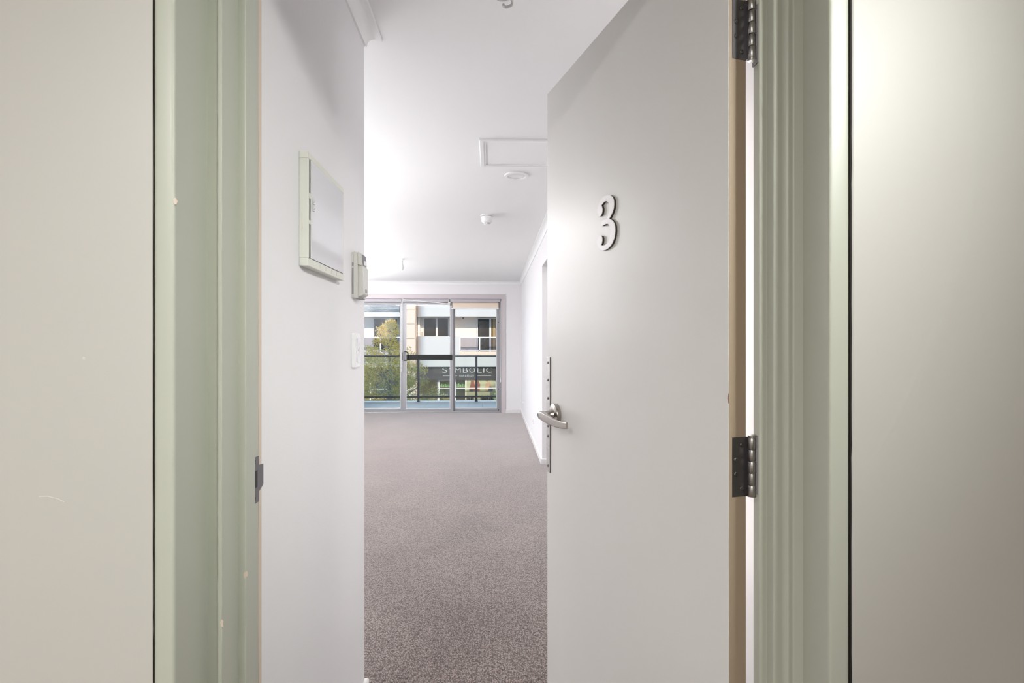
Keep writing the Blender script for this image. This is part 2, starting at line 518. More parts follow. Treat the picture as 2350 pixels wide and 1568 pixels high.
# ------------------------------------------------------------------ entrance door (door frame: x along the leaf from the hinge, +y out to the corridor face)
DW, DT, DH = 0.829, 0.037, 2.094
ang = math.atan2(0.96092, -0.27682)
door = thing('door_1', 'open greige entrance door numbered 3 with nickel lever handle', 'door', (0.4106, 0.9128, 0.0), ang, kind='structure')
obj('door_leaf', boxes([(0, DW, -DT, 0, 0.012, DH)]), 'door', door, bevel=0.0015)
obj('hinge_edge_face', boxes([(-0.0009, 0.0001, -DT + 0.001, -0.001, 0.014, DH - 0.002)]), 'door_edge', door)['label'] = 'worn brown paint on the hinge edge of the door'
# chip of rust on the arris
bm = B(); prism(bm, round_poly([(-0.0045, 0.0), (0.0, -0.009), (0.0042, 0.0), (0.0, 0.0095)], 0.001), 0, 0.0010, lambda a, b, c: (-0.0006 + c * 0.3 + 0.0012, a * 0.6 - 0.001, 1.2045 + b))
obj('chip', bm, 'chip', door)
bm = B(); prism(bm, round_poly([(0.0, -0.009), (0.0022, 0.0), (0.0, 0.0095)], 0.0008), 0.0, 0.0006, lambda a, b, c: (a - 0.0002, c, 1.2045 + b))
obj('chip', bm, 'chip', door)

# the number 3
N3 = [(0.4639, 1.6226), (0.4734, 1.6337), (0.4742, 1.6428), (0.4707, 1.6497), (0.4653, 1.656), (0.4572, 1.6616), (0.4466, 1.6653), (0.4349, 1.6666), (0.4196, 1.6647), (0.407, 1.6612), (0.3972, 1.6556), (0.3911, 1.6486), (0.3887, 1.642), (0.3882, 1.6334), (0.3899, 1.6254), (0.3947, 1.618), (0.4021, 1.6112), (0.412, 1.6046), (0.4021, 1.6008), (0.3923, 1.5945), (0.3862, 1.5872), (0.3831, 1.5793), (0.3822, 1.5707), (0.3838, 1.5614), (0.3874, 1.5525), (0.3947, 1.5441), (0.4046, 1.5373), (0.417, 1.5333), (0.4298, 1.5317), (0.4453, 1.5326), (0.4586, 1.5371), (0.4693, 1.5446), (0.4753, 1.5533), (0.4759, 1.5598), (0.4734, 1.5683), (0.468, 1.5724), (0.4599, 1.5731), (0.4519, 1.5707), (0.4479, 1.5649), (0.4472, 1.5585), (0.4493, 1.5525), (0.4538, 1.5477), (0.4453, 1.5453), (0.4349, 1.544), (0.4234, 1.5455), (0.4145, 1.5501), (0.4095, 1.559), (0.4058, 1.5705), (0.4058, 1.5791), (0.4083, 1.5869), (0.4145, 1.5921), (0.4234, 1.5952), (0.4323, 1.5959), (0.4414, 1.595), (0.4474, 1.5944), (0.4532, 1.6), (0.4532, 1.605), (0.4493, 1.608), (0.4401, 1.6079), (0.4298, 1.6075), (0.4221, 1.6089), (0.4158, 1.6131), (0.412, 1.6208), (0.4113, 1.6317), (0.4125, 1.6406), (0.417, 1.6472), (0.4272, 1.652), (0.4375, 1.6529), (0.4453, 1.6505), (0.4524, 1.6472), (0.4493, 1.6433), (0.4466, 1.6376), (0.4472, 1.6314), (0.4506, 1.6253), (0.4559, 1.6221)]
def flat_poly(bm, pts, z0, z1, fn):
    """concave outline extruded, caps triangulated"""
    a = [bm.verts.new(fn(p[0], p[1], z0)) for p in pts]
    b = [bm.verts.new(fn(p[0], p[1], z1)) for p in pts]
    n = len(pts)
    for i in range(n):
        j = (i + 1) % n
        bm.faces.new((a[i], a[j], b[j], b[i]))
    for t in tessellate_polygon([[Vector((p[0], p[1], 0)) for p in pts]]):
        bm.faces.new([a[i] for i in t])
        bm.faces.new([b[i] for i in t])
    return bm
bm = B(); flat_poly(bm, N3, 0.0004, 0.0052, lambda a, b, c: (a, c, b))
nb = obj('number_3', bm, 'num_side', door)
bm = B(); flat_poly(bm, N3, 0.0052, 0.0066, lambda a, b, c: (a, c, b))
obj('number_face', bm, 'num_face', nb)['label'] = 'pale face of the numeral 3'

# latch guard strip with its screws, on the free edge of the corridor face
ls = obj('latch_guard', boxes([(DW - 0.028, DW + 0.0008, 0.0, 0.0028, 0.893, 1.257)]), 'strip', door, bevel=0.0006)
obj('guard_lip', boxes([(DW - 0.0296, DW - 0.0279, 0.0, 0.0032, 0.893, 1.257)]), 'screw', ls)
s0 = None
for z in (1.238, 1.184, 1.126, 1.058, 1.038, 1.007, 0.913):
    if s0 is None:
        bm = B(); lathe(bm, [(0.0046, 0), (0.0046, 0.0008), (0.0028, 0.0022), (0.0010, 0.0024)], 14, lambda x, y, h: (x, h, y))
        s0 = obj('screw', bm, 'screw', ls, smooth=True, loc=(DW - 0.0135, 0.0028, z))
    else:
        like(s0, 'screw', ls, (DW - 0.0135, 0.0028, z))

# lever handle: rose, neck, swept lever, key barrel
HX, HZ = 0.752, 1.082
bm = B(); lathe(bm, [(0.0345, 0.0), (0.0345, 0.0085), (0.0325, 0.0125), (0.026, 0.0155), (0.020, 0.0165)], 40, lambda x, y, h: (HX + x, h, HZ + y))
hd = obj('lever_handle', bm, 'steel', door, smooth=True, auto=35)
bm = B(); lathe(bm, [(0.0195, 0.015), (0.0150, 0.024), (0.0125, 0.030), (0.0118, 0.038), (0.0120, 0.045)], 28, lambda x, y, h: (HX + x, h, HZ + y))
obj('neck', bm, 'steel', hd, smooth=True)
# lever blade: flat strip that leaves the neck outwards past the free edge side, then sweeps back along the door towards the hinge
path = [(0.757, 0.0535, 1.0830), (0.745, 0.0540, 1.0828), (0.729, 0.0530, 1.0820), (0.711, 0.0520, 1.0790), (0.689, 0.0500, 1.0755), (0.666, 0.0470, 1.0722), (0.643, 0.0430, 1.0707), (0.622, 0.0395, 1.0706), (0.596, 0.0365, 1.0725)]
hts = [0.0105, 0.0115, 0.0125, 0.0125, 0.0120, 0.0112, 0.0104, 0.0097, 0.0090]
thk = [0.0058, 0.0062, 0.0068, 0.0062, 0.0052, 0.0044, 0.0038, 0.0034, 0.0032]
rings = []
for (px, py, pz), hh, tt in zip(path, hts, thk):
    prof = round_poly([(-tt, -hh), (tt, -hh), (tt, hh), (-tt, hh)], 0.0028, 3)
    rings.append([(px, py + a, pz + b) for a, b in prof])
bm = B(); loft(bm, rings)
obj('lever', bm, 'steel', hd, smooth=True, auto=50)
# web joining neck and blade
rings = []
for (px, py, pz, hh, tt) in ((HX, 0.024, HZ, 0.0100, 0.009), (HX, 0.036, HZ, 0.0108, 0.0105), (HX + 0.001, 0.047, HZ + 0.001, 0.0115, 0.0120), (HX + 0.002, 0.055, HZ + 0.002, 0.0112, 0.0115)):
    prof = round_poly([(-tt, -hh), (tt, -hh), (tt, hh), (-tt, hh)], 0.004, 3)
    rings.append([(px + a, py, pz + b) for a, b in prof])
bm = B(); loft(bm, rings)
obj('lever_boss', bm, 'steel', hd, smooth=True, auto=50)
bm = B(); lathe(bm, [(0.0085, 0.054), (0.0085, 0.0590), (0.0070, 0.0600)], 24, lambda x, y, h: (HX + 0.003 + x, h, HZ + 0.002 + y))
kb = obj('key_barrel', bm, 'steel_light', hd, smooth=True)
obj('keyhole', boxes([(HX + 0.0018, HX + 0.0042, 0.0597, 0.0604, HZ - 0.0020, HZ + 0.0060)]), 'black', hd)
bm = B(); lathe(bm, [(0.0345, 0.0), (0.0345, -0.0085), (0.026, -0.0155), (0.0125, -0.018), (0.0125, -0.055), (0.009, -0.058)], 32, lambda x, y, h: (HX + x, h - DT, HZ + y))
ih = obj('inside_handle', bm, 'steel', door, smooth=True, auto=35)
bm = B(); tube(bm, [(HX, -DT - 0.05, HZ), (HX - 0.05, -DT - 0.05, HZ - 0.004), (HX - 0.11, -DT - 0.046, HZ - 0.008)], 0.008, 12)
obj('lever', bm, 'steel', ih, smooth=True)

# butt hinges: leaf on the door edge, leaf on the jamb, five knuckles, screws
def hinge(zc, pin_out):
    hh = 0.0515
    px, py = -0.0105, -DT - 0.0035          # pin centre in door coordinates
    lf = obj('hinge', boxes([(-0.0018, -0.0006, -DT + 0.0005, -0.0068, zc - hh, zc + hh)]), 'steel_dark', door)
    lf['label'] = 'dark steel butt hinge leaf with four screws'
    obj('leaf_wing', boxes([(px, -0.0006, -DT - 0.0018, -DT + 0.0022, zc - hh, zc + hh)]), 'steel_dark', lf)
    n = 5
    for k in range(n):
        z0 = zc - hh + k * 2 * hh / n + 0.0005
        z1 = zc - hh + (k + 1) * 2 * hh / n - 0.0005
        r = 0.0068 if k % 2 == 0 else 0.0060
        bm = B(); lathe(bm, [(r - 0.0005, z0), (r, z0 + 0.0007), (r, z1 - 0.0007), (r - 0.0005, z1)], 24, lambda x, y, h: (px + x, py + y, h))
        obj('knuckle', bm, 'steel_light', lf, smooth=True)
    zz = zc - hh if pin_out < 0 else zc + hh
    bm = B(); lathe(bm, [(0.0072, zz), (0.0072, zz + pin_out * 0.004), (0.0055, zz + pin_out * 0.005)], 24, lambda x, y, h: (px + x, py + y, h))
    obj('pin_head', bm, 'steel_light', lf, smooth=True)
    for (yy, z) in ((-0.0265, 0.038), (-0.0140, 0.0125), (-0.0140, -0.0125), (-0.0265, -0.038)):
        bm = B(); lathe(bm, [(0.0040, 0.0), (0.0040, 0.0006), (0.0026, 0.0016), (0.0008, 0.0013)], 16, lambda x, y, h: (-0.0018 - h, yy + x, zc + z + y))
        obj('screw', bm, 'screw', lf, smooth=True)
    # the leaf let into the jamb's rebate (world coordinates)
    jlf = obj('hinge_jamb_leaf', boxes([(0.4681, 0.4697, 0.9055, 0.9445, zc - hh, zc + hh)]), 'steel_dark', jr)
    for z in (0.038, -0.038):
        bm = B(); lathe(bm, [(0.0040, 0.0), (0.0040, 0.0006), (0.0026, 0.0016), (0.0008, 0.0013)], 16, lambda x, y, h: (0.4681 - h, 0.917 + x, zc + z + y))
        obj('screw', bm, 'screw', jlf, smooth=True)
hinge(1.0855, 1)
hinge(1.8445, -1)
hinge(0.25, -1)

# ------------------------------------------------------------------ hall walls
struct('wall_left', boxes([(XL - 0.14, XL, 1.004, 2.0, 0, CEIL), (-3.1, XL - 0.14, 1.90, 2.0, 0, CEIL), (-0.62, -0.42, 1.000, 1.004, 2.09, CEIL)]), 'room_wall',
       'off white hall wall with the switchboard and intercom', 'wall', bevel=0.002)
struct('wall_right_hall', boxes([(0.66, 0.78, 0.943, 3.9, 0, CEIL), (0.78, 2.0, 3.78, 3.9, 0, CEIL), (1.9, 2.0, 3.9, 5.76, 0, CEIL)]), 'room_wall',
       'white hall wall seen through the gap behind the door hinges', 'wall')
# right living room wall, with the square-set opening to the passage
bm = B()
prism(bm, [(xr(5.76), 5.76), (2.0, 5.76), (2.0, 5.88), (xr(5.88) + 0.12, 5.88), (xr(YB) + 0.12, YB + 0.02), (xr(YB), YB + 0.02)], 0, CEIL)
prism(bm, [(xr(3.9), 3.9), (0.68, 3.9), (0.69, 5.76), (xr(5.76), 5.76)], 2.125, CEIL)
struct('wall_right', bm, 'room_wall', 'white living room wall with two low power points', 'wall', bevel=0.002)
struct('wall_left_living', boxes([(-3.1, -3.0, 2.0, YB, 0, CEIL)]), 'room_wall', 'white living room wall round the corner', 'wall')
WX0, WX1, WZ = -2.60, 0.216, 2.14
struct('wall_back', boxes([(-3.1, WX0, YB, YB + 0.25, 0, CEIL), (WX1, 2.0, YB, YB + 0.25, 0, CEIL), (WX0, WX1, YB, YB + 0.25, WZ, CEIL)]), 'room_wall',
       'white far wall around the sliding glass doors', 'wall')

# skirtings
SK = 0.062
def skirt_path(name, pts, label, th=0.014):
    """skirting board that follows plan points with the room on its left side"""
    bm = B()
    prof = [(0, 0), (th, 0), (th, SK - 0.006), (th - 0.005, SK), (0, SK)]
    rings = []
    n = len(pts)
    for i in range(n):
        p = Vector(pts[i]).to_2d() if len(pts[i]) > 2 else Vector(pts[i])
        d1 = (p - Vector(pts[i - 1])).normalized() if i > 0 else None
        d2 = (Vector(pts[i + 1]) - p).normalized() if i < n - 1 else None
        d1 = d1 or d2
        d2 = d2 or d1
        n1 = Vector((-d1.y, d1.x))
        n2 = Vector((-d2.y, d2.x))
        nn = (n1 + n2)
        nn = nn / max(1e-6, nn.dot(n1))
        rings.append([(p.x + nn.x * a, p.y + nn.y * a, b) for a, b in prof])
    loft(bm, rings)
    return struct(name, bm, 'skirting', label, 'skirting', bevel=0.001)
skirt_path('baseboard_left', [(-3.0, 2.0), (XL, 2.0), (XL, 1.01)], 'white skirting around the hall wall corner')
skirt_path('baseboard_right', [(1.85, 5.76), (xr(5.76), 5.76), (xr(YB), YB - 0.001)], 'white skirting along the living room wall turning into the passage')
skirt_path('baseboard_back', [(xr(YB) - 0.016, YB), (0.283, YB)], 'short white skirting beside the sliding doors')

# cornices (coved)
def cove(x, y, n=8):
    """profile: a out from the wall, b down from the ceiling"""
    pts = [(0, 0), (y, 0), (y, 0.004)]
    for k in range(n + 1):
        t = k / n * PI / 2
        pts.append((0.008 + (y - 0.010) * (1 - math.sin(t)), 0.006 + (x - 0.012) * (1 - math.cos(t))))
    pts += [(0.007, x - 0.003), (0.007, x), (0, x)]
    return pts
def cornice(name, pts, label, d=0.055, p=0.055):
    prof = cove(d, p)
    rings = []
    n = len(pts)
    for i in range(n):
        q = Vector(pts[i])
        d1 = (q - Vector(pts[i - 1])).normalized() if i > 0 else None
        d2 = (Vector(pts[i + 1]) - q).normalized() if i < n - 1 else None
        d1 = d1 or d2
        d2 = d2 or d1
        n1 = Vector((-d1.y, d1.x))
        n2 = Vector((-d2.y, d2.x))
        nn = n1 + n2
        nn = nn / max(1e-6, nn.dot(n1))
        rings.append([(q.x + nn.x * a, q.y + nn.y * a, CEIL - b) for a, b in prof])
    bm = B(); loft(bm, rings)
    return struct(name, bm, 'cornice', label, 'cornice', smooth=True, auto=35)
cornice('trim_4', [(-3.0, 2.0), (XL, 2.0), (XL, 1.004)], 'white coved cornice ending at the hall wall corner')
cornice('trim_5', [(xr(3.92), 3.92), (xr(YB), YB)], 'white cornice along the right living room wall')
cornice('trim_6', [(xr(YB), YB), (-3.0, YB)], 'white cornice over the sliding doors')

# ------------------------------------------------------------------ ceiling fittings
ah = thing('access_hatch', 'square ceiling access hatch with raised white frame', 'hatch', (0.165, 3.24, CEIL))
hw = 0.228
obj('hatch_panel', boxes([(-hw + 0.02, hw - 0.02, -hw + 0.02, hw - 0.02, -0.004, 0.0)]), 'ceiling', ah)
m_o = [(-hw, -hw), (hw, -hw), (hw, hw), (-hw, hw)]
for i in range(4):
    a, b = Vector(m_o[i]), Vector(m_o[(i + 1) % 4])
    d = (b - a).normalized()
    nn = Vector((-d.y, d.x))
    wv = 0.036
    bm = B()
    rings = []
    for p, s in ((a, 1), (b, -1)):
        ring = []
        for off, z in ((0, 0), (0, -0.010), (0.004, -0.013), (wv - 0.012, -0.013), (wv - 0.012, -0.010), (wv, -0.010), (wv, 0)):
            q = p + nn * off + d * s * off
            ring.append((q.x, q.y, z))
        rings.append(ring)
    loft(bm, rings)
    obj('frame_member', bm, 'white_plastic', ah)

dl = thing('downlight', 'round white flush downlight beside the access hatch', 'downlight', (0.1768, 3.66, CEIL))
bm = B(); lathe(bm, [(0.079, 0.0), (0.082, -0.006), (0.080, -0.010), (0.066, -0.013), (0.062, -0.012), (0.060, -0.008)], 48)
obj('rim', bm, 'white_plastic', dl, smooth=True)
bm = B(); lathe(bm, [(0.060, -0.008), (0.057, -0.010), (0.030, -0.0118), (0.002, -0.012)], 48)
obj('diffuser', bm, 'bulb', dl, smooth=True)

sd = thing('smoke_detector', 'white domed smoke detector on the ceiling', 'smoke detector', (-0.029, 4.83, CEIL))
bm = B(); lathe(bm, [(0.058, 0.0), (0.062, -0.004), (0.062, -0.010), (0.055, -0.012)], 40)
obj('base_plate', bm, 'white_plastic', sd, smooth=True)
bm = B(); lathe(bm, [(0.052, -0.011), (0.052, -0.016)], 40)
obj('shadow_gap', bm, 'label_grey', sd)
bm = B(); lathe(bm, [(0.056, -0.016), (0.058, -0.019), (0.058, -0.032), (0.052, -0.034), (0.051, -0.052), (0.047, -0.060), (0.031, -0.071), (0.028, -0.071)], 40)
obj('body', bm, 'white_plastic', sd, smooth=True, auto=30)
bm = B(); lathe(bm, [(0.026, -0.070), (0.026, -0.079)], 32)
obj('sensor_chamber', bm, 'label_grey', sd)
bm = B(); lathe(bm, [(0.029, -0.079), (0.028, -0.083), (0.018, -0.087), (0.002, -0.088)], 32)
obj('cap', bm, 'white_plastic', sd, smooth=True)
bm = box(B(), -0.002, 0.002, -0.0015, 0.0015, -0.080, -0.070)
rib = obj('rib', bm, 'white_plastic', sd, loc=(0.0285, 0, 0))
for k in range(1, 10):
    a = 2 * PI * k / 10
    like(rib, 'rib', sd, (0.0285 * math.cos(a), 0.0285 * math.sin(a), 0), (0, 0, a))
obj('indicator', boxes([(0.020, 0.024, -0.0515, -0.049, -0.046, -0.043)]), 'label_grey', sd)

bl = thing('batten_lamp', 'bare globe in a white batten holder near the sliding doors', 'lamp', (-1.2016, 7.356, CEIL))
bm = B(); lathe(bm, [(0.036, 0.0), (0.036, -0.012), (0.030, -0.020), (0.019, -0.024), (0.019, -0.070), (0.021, -0.074), (0.018, -0.078)], 28)
obj('batten_holder', bm, 'white_plastic', bl, smooth=True)
bm = B(); lathe(bm, [(0.014, -0.076), (0.018, -0.084), (0.026, -0.100), (0.029, -0.118), (0.027, -0.136), (0.019, -0.150), (0.006, -0.157)], 28)
obj('globe', bm, 'bulb', bl, smooth=True)

cl = thing('spiral_lamp', 'spiral energy saving lamp hanging in the hall by the door', 'lamp', (0.040, 1.505, CEIL))
bm = B(); lathe(bm, [(0.040, 0.0), (0.040, -0.010), (0.032, -0.018), (0.021, -0.022), (0.021, -0.062), (0.018, -0.066)], 28)
obj('batten_holder', bm, 'white_plastic', cl, smooth=True)
bm = B(); lathe(bm, [(0.014, -0.060), (0.024, -0.072), (0.026, -0.100), (0.022, -0.112)], 28)
obj('ballast', bm, 'white_plastic', cl, smooth=True)
bm = B()
pth = []
for k in range(141):
    t = k / 140
    a = t * 2 * PI * 3.4
    r = 0.0215 if t < 0.9 else 0.0215 * (1 - (t - 0.9) / 0.1 * 0.85)
    pth.append((r * math.cos(a), r * math.sin(a), -0.112 - 0.086 * min(1, t / 0.94)))
tube(bm, pth, 0.0042, 8)
obj('spiral_tube', bm, 'bulb', cl, smooth=True)

# ------------------------------------------------------------------ switchboard on the hall wall (local: x along the wall into the flat, y out from the wall, z up)
def wall_thing(name, label, cat, y, z):
    # local +x -> world +y ; local +y -> world +x (mirrored axes handled by explicit map)
    return thing(name, label, cat, (XL, y, z))
def on_wall(bm_fn):
    return bm_fn
sw = wall_thing('switchboard', 'cream switchboard box with glossy door on the hall wall', 'switchboard', 1.322, 1.488)
L_, H_, D_ = 0.317, 0.278, 0.022
obj('slot_shade_strip', boxes([(D_ - 0.006, D_ - 0.0010, 0.0100, 0.0192, 0.022, H_ - 0.018)]), 'black', sw)
obj('box_back', boxes([(0.0, D_ - 0.0045, 0.004, L_ - 0.004, 0.004, H_ - 0.004)]), 'black', sw)
fr = [(0, L_, 0, 0.020), (0, L_, H_ - 0.016, H_), (0, 0.009, 0.020, H_ - 0.016), (L_ - 0.009, L_, 0.020, H_ - 0.016)]
bm = B()
for a, b, c, d in fr:
    box(bm, 0.0, D_, a, b, c, d)
obj('surround', bm, 'cream', sw, bevel=0.0015)
# flush black strip stands in for shade between door and surround; hinge bridges split it
for z0, z1 in ((0.105, 0.112), (0.168, 0.178)):
    obj('hinge_bridge', boxes([(D_ - 0.005, D_ - 0.0002, 0.009, 0.0205, z0 - 0.001, z1 + 0.001)]), 'cream', sw)
dr = obj('door', boxes([(D_ - 0.004, D_ + 0.001, 0.024, L_ - 0.010, 0.021, H_ - 0.017)]), 'panel_door', sw, bevel=0.0008)
obj('door_rim', boxes([(D_ - 0.004, D_ + 0.0005, 0.0195, 0.0242, 0.021, H_ - 0.017)]), 'cream', dr)
for zc in (0.166, 0.149):
    bm = B(); prism(bm, [(0.026, zc - 0.0075), (0.042, zc), (0.026, zc + 0.0075)], D_ + 0.001, D_ + 0.0035, lambda a, b, c: (c, a, b))
    obj('finger_notch', bm, 'grey_plastic', dr)
    bm = B(); prism(bm, [(0.028, zc - 0.0085), (0.045, zc - 0.0080), (0.045, zc)], D_ + 0.001, D_ + 0.0030, lambda a, b, c: (c, a, b))
    obj('finger_notch', bm, 'white_plastic', dr)
for k in range(4):
    obj('vent_joint', boxes([(D_ - 0.001, D_ + 0.0004, 0.09 + k * 0.05, 0.0915 + k * 0.05, 0.006, 0.016)]), 'grey_plastic', sw)
bm = B(); prism(bm, round_poly([(0.006, 0.082), (0.0095, 0.090), (0.0075, 0.112), (0.0082, 0.128), (0.0064, 0.130), (0.0068, 0.108)], 0.002), 0.0, 0.0003, lambda a, b, c: (a, -c, b))
obj('stain', bm, mat('yellow_stain', (0.70, 0.68, 0.54), 0.5, noise=0.1), sw)

# intercom
ic = wall_thing('intercom', 'small beige wall intercom with dark screen at the wall corner', 'intercom', 1.812, 1.452)
obj('back_plate', boxes([(0.0, 0.007, 0.004, 0.078, 0.0, 0.152)]), 'beige_plastic', ic, bevel=0.001)
obj('slot', boxes([(0.002, 0.0066, 0.0028, 0.0045, 0.012, 0.100)]), 'label_grey', ic)
obj('slot', boxes([(0.002, 0.0066, 0.0028, 0.0045, 0.106, 0.118)]), 'label_grey', ic)
bm = B(); prism(bm, round_poly([(0.007, 0.0), (0.020, 0.0), (0.020, 0.152), (0.007, 0.155)], 0.002), 0.004, 0.078, lambda a, b, c: (a, c, b))
obj('body', bm, 'beige_plastic', ic)
bm = B(); prism(bm, round_poly([(0.020, 0.112), (0.0335, 0.108), (0.030, 0.150), (0.020, 0.154)], 0.002), 0.006, 0.078, lambda a, b, c: (a, c, b))
obj('screen_housing', bm, 'beige_plastic', ic)
bm = B(); prism(bm, [(0.0340, 0.110), (0.0346, 0.110), (0.0318, 0.147), (0.0310, 0.147)], 0.020, 0.074, lambda a, b, c: (a, c, b))
scn = obj('screen', bm, 'screen', ic)
obj('lit_key', boxes([(0.0336, 0.0350, 0.034, 0.058, 0.114, 0.128)]), 'white_plastic', scn)
bm = B(); prism(bm, round_poly([(0.020, 0.004), (0.032, 0.008), (0.0385, 0.014), (0.0375, 0.104), (0.032, 0.110), (0.020, 0.112)], 0.003), 0.012, 0.080, lambda a, b, c: (a, c, b))
cv = obj('handset_cover', bm, 'beige_plastic', ic, bevel=0.002)
obj('maker_plate', boxes([(0.0378, 0.0392, 0.036, 0.058, 0.020, 0.031)]), 'label_grey', cv)
for k in range(3):
    obj('terminal', boxes([(0.012, 0.030, 0.018 + k * 0.02, 0.026 + k * 0.02, -0.003, 0.002)]), 'label_grey', ic)

# light switch
ls_ = wall_thing('light_switch', 'white rocker light switch below the intercom', 'switch', 1.812, 1.218)
bm = B(); prism(bm, round_poly([(0.0, 0.0), (0.076, 0.0), (0.076, 0.116), (0.0, 0.116)], 0.005), 0.0, 0.0125, lambda a, b, c: (c, a, b))
obj('plate', bm, 'white_plastic', ls_, bevel=0.002)
bm = B(); prism(bm, [(0.0125, 0.018), (0.0165, 0.018), (0.0142, 0.058), (0.0165, 0.098), (0.0125, 0.098)], 0.020, 0.070, lambda a, b, c: (a, c, b))
rk = obj('rocker', bm, 'panel_door', ls_, bevel=0.0006)
bm = B(); prism(bm, [(0.045, 0.050), (0.052, 0.059), (0.045, 0.068), (0.038, 0.059)], 0.0142, 0.0152, lambda a, b, c: (c, a, b))
obj('diamond_mark', bm, 'label_grey', rk)

# power points on the right wall
def power_point(y, z, label):
    o = thing('power_point', label, 'power point', (xr(y), y, z))
    bm = B(); prism(bm, round_poly([(-0.057, -0.036), (0.057, -0.036), (0.057, 0.036), (-0.057, 0.036)], 0.006), 0.0, -0.010, lambda a, b, c: (c, a, b))
    obj('plate', bm, 'white_plastic', o, bevel=0.002)
    for s in (-1, 1):
        obj('socket', boxes([(-0.0115, -0.009, s * 0.028 - 0.012, s * 0.028 + 0.012, -0.020, 0.006)]), 'grey_plastic', o)
        obj('switch', boxes([(-0.0135, -0.009, s * 0.028 - 0.006, s * 0.028 + 0.006, 0.012, 0.024)]), 'white_plastic', o)
    return o
power_point(6.99, 0.29, 'low power point nearer the passage opening on the white wall')
power_point(9.26, 0.26, 'low power point nearer the sliding doors on the white wall')

# ------------------------------------------------------------------ sliding glass doors
win = thing('window_1', 'three panel silver aluminium sliding glass doors to the balcony', 'sliding door', (0, YB, 0), kind='structure')
# all window parts in local coordinates: y = 0 at the wall face
obj('outer_frame', boxes([(WX1 - 0.045, WX1, 0.02, 0.17, 0, WZ), (WX0, WX0 + 0.045, 0.02, 0.17, 0, WZ), (WX0 + 0.045, WX1 - 0.045, 0.02, 0.17, WZ - 0.05, WZ), (WX0 + 0.045, WX1 - 0.045, 0.02, 0.17, -0.004, 0.022)]), 'alu', win, bevel=0.002)
obj('track', boxes([(WX0 + 0.045, WX1 - 0.045, 0.035, 0.042, 0.022, 0.034), (WX0 + 0.045, WX1 - 0.045, 0.095, 0.102, 0.022, 0.034)]), 'alu', win)
def sash(x0, x1, y, stile, top, bot, z0=0.030, z1=2.092):
    s = obj('sash', boxes([(x0, x0 + stile, y, y + 0.035, z0, z1), (x1 - stile, x1, y, y + 0.035, z0, z1), (x0 + stile, x1 - stile, y, y + 0.035, z1 - top, z1), (x0 + stile, x1 - stile, y, y + 0.035, z0, z0 + bot)]), 'alu', win, bevel=0.002)
    obj('glass_pane', boxes([(x0 + stile - 0.004, x1 - stile + 0.004, y + 0.016, y + 0.020, z0 + bot - 0.004, z1 - top + 0.004)]), 'glass', s)
    g = 0.010
    bead = boxes([(x0 + stile, x0 + stile + g, y + 0.004, y + 0.015, z0 + bot, z1 - top), (x1 - stile - g, x1 - stile, y + 0.004, y + 0.015, z0 + bot, z1 - top),
                  (x0 + stile + g, x1 - stile - g, y + 0.004, y + 0.015, z1 - top - g, z1 - top), (x0 + stile + g, x1 - stile - g, y + 0.004, y + 0.015, z0 + bot, z0 + bot + g)])
    obj('glazing_bead', bead, 'alu_lt', s)
    return s
sash(WX0 + 0.045, -1.622, 0.095, 0.055, 0.062, 0.050)
mid = sash(-1.628, -0.690, 0.045, 0.058, 0.062, 0.045)
rgt = sash(-0.720, WX1 - 0.045, 0.095, 0.050, 0.062, 0.045)
for z in (1.69, 0.44, 0.045):
    bm = B(); lathe(bm, [(0.008, 0), (0.008, -0.003), (0.004, -0.006)], 12, lambda x, y, h: (WX1 - 0.060 + x, 0.095 + h, z + y))
    obj('bumper', bm, 'black', rgt)
# pull handle and black bar across the sliding panel
bm = B(); tube(bm, [(-1.598, 0.030, 1.150), (-1.560, 0.012, 1.148), (-1.530, 0.010, 1.120), (-1.524, 0.010, 1.06), (-1.524, 0.012, 1.01), (-1.545, 0.016, 0.985), (-1.598, 0.030, 0.980)], 0.0085, 10)
hdl = obj('pull_handle', bm, 'black_plastic', mid, smooth=True)
obj('handle_plate', boxes([(-1.618, -1.590, 0.028, 0.045, 0.972, 1.158)]), 'label_grey', mid, bevel=0.004)
obj('lock_slot', boxes([(-1.640, -1.630, 0.030, 0.046, 0.99, 1.13)]), 'black_plastic', mid)
bar = obj('security_bar', boxes([(-1.560, -0.712, 0.024, 0.044, 0.990, 1.090)]), 'black_plastic', mid, bevel=0.004)
bar['label'] = 'black bar with a row of rings across the sliding panel'
bm = B()
R0, R1, n = 0.0205, 0.0185, 20
rings = []
for (r, y) in ((R1, 0.0), (R1, -0.003), (R0, -0.003), (R0, 0.0)):
    rings.append([(r * math.cos(2 * PI * k / n), y, r * math.sin(2 * PI * k / n)) for k in range(n)])
loft(bm, rings + [rings[0]], cap=False)
bmesh.ops.remove_doubles(bm, verts=bm.verts[:], dist=1e-6)
r0 = obj('ring', bm, 'ring', bar, loc=(-1.492, 0.0242, 1.066))
for k in range(1, 12):
    like(r0, 'ring', bar, (-1.492 + k * 0.0605, 0.0242, 1.066))
# architrave
bm = boxes([(WX1 - 0.012, 0.2815, -0.014, 0.0, 0, 2.125), (WX0 - 0.066, WX0 + 0.012, -0.014, 0.0, 0, 2.125), (WX0 - 0.066, 0.2815, -0.014, 0.0, 2.125, 2.208)])
ar = struct('trim_7', bm, 'trim_pink', 'flat lilac grey architrave round the sliding doors', 'architrave', bevel=0.002, loc=(0, YB, 0))

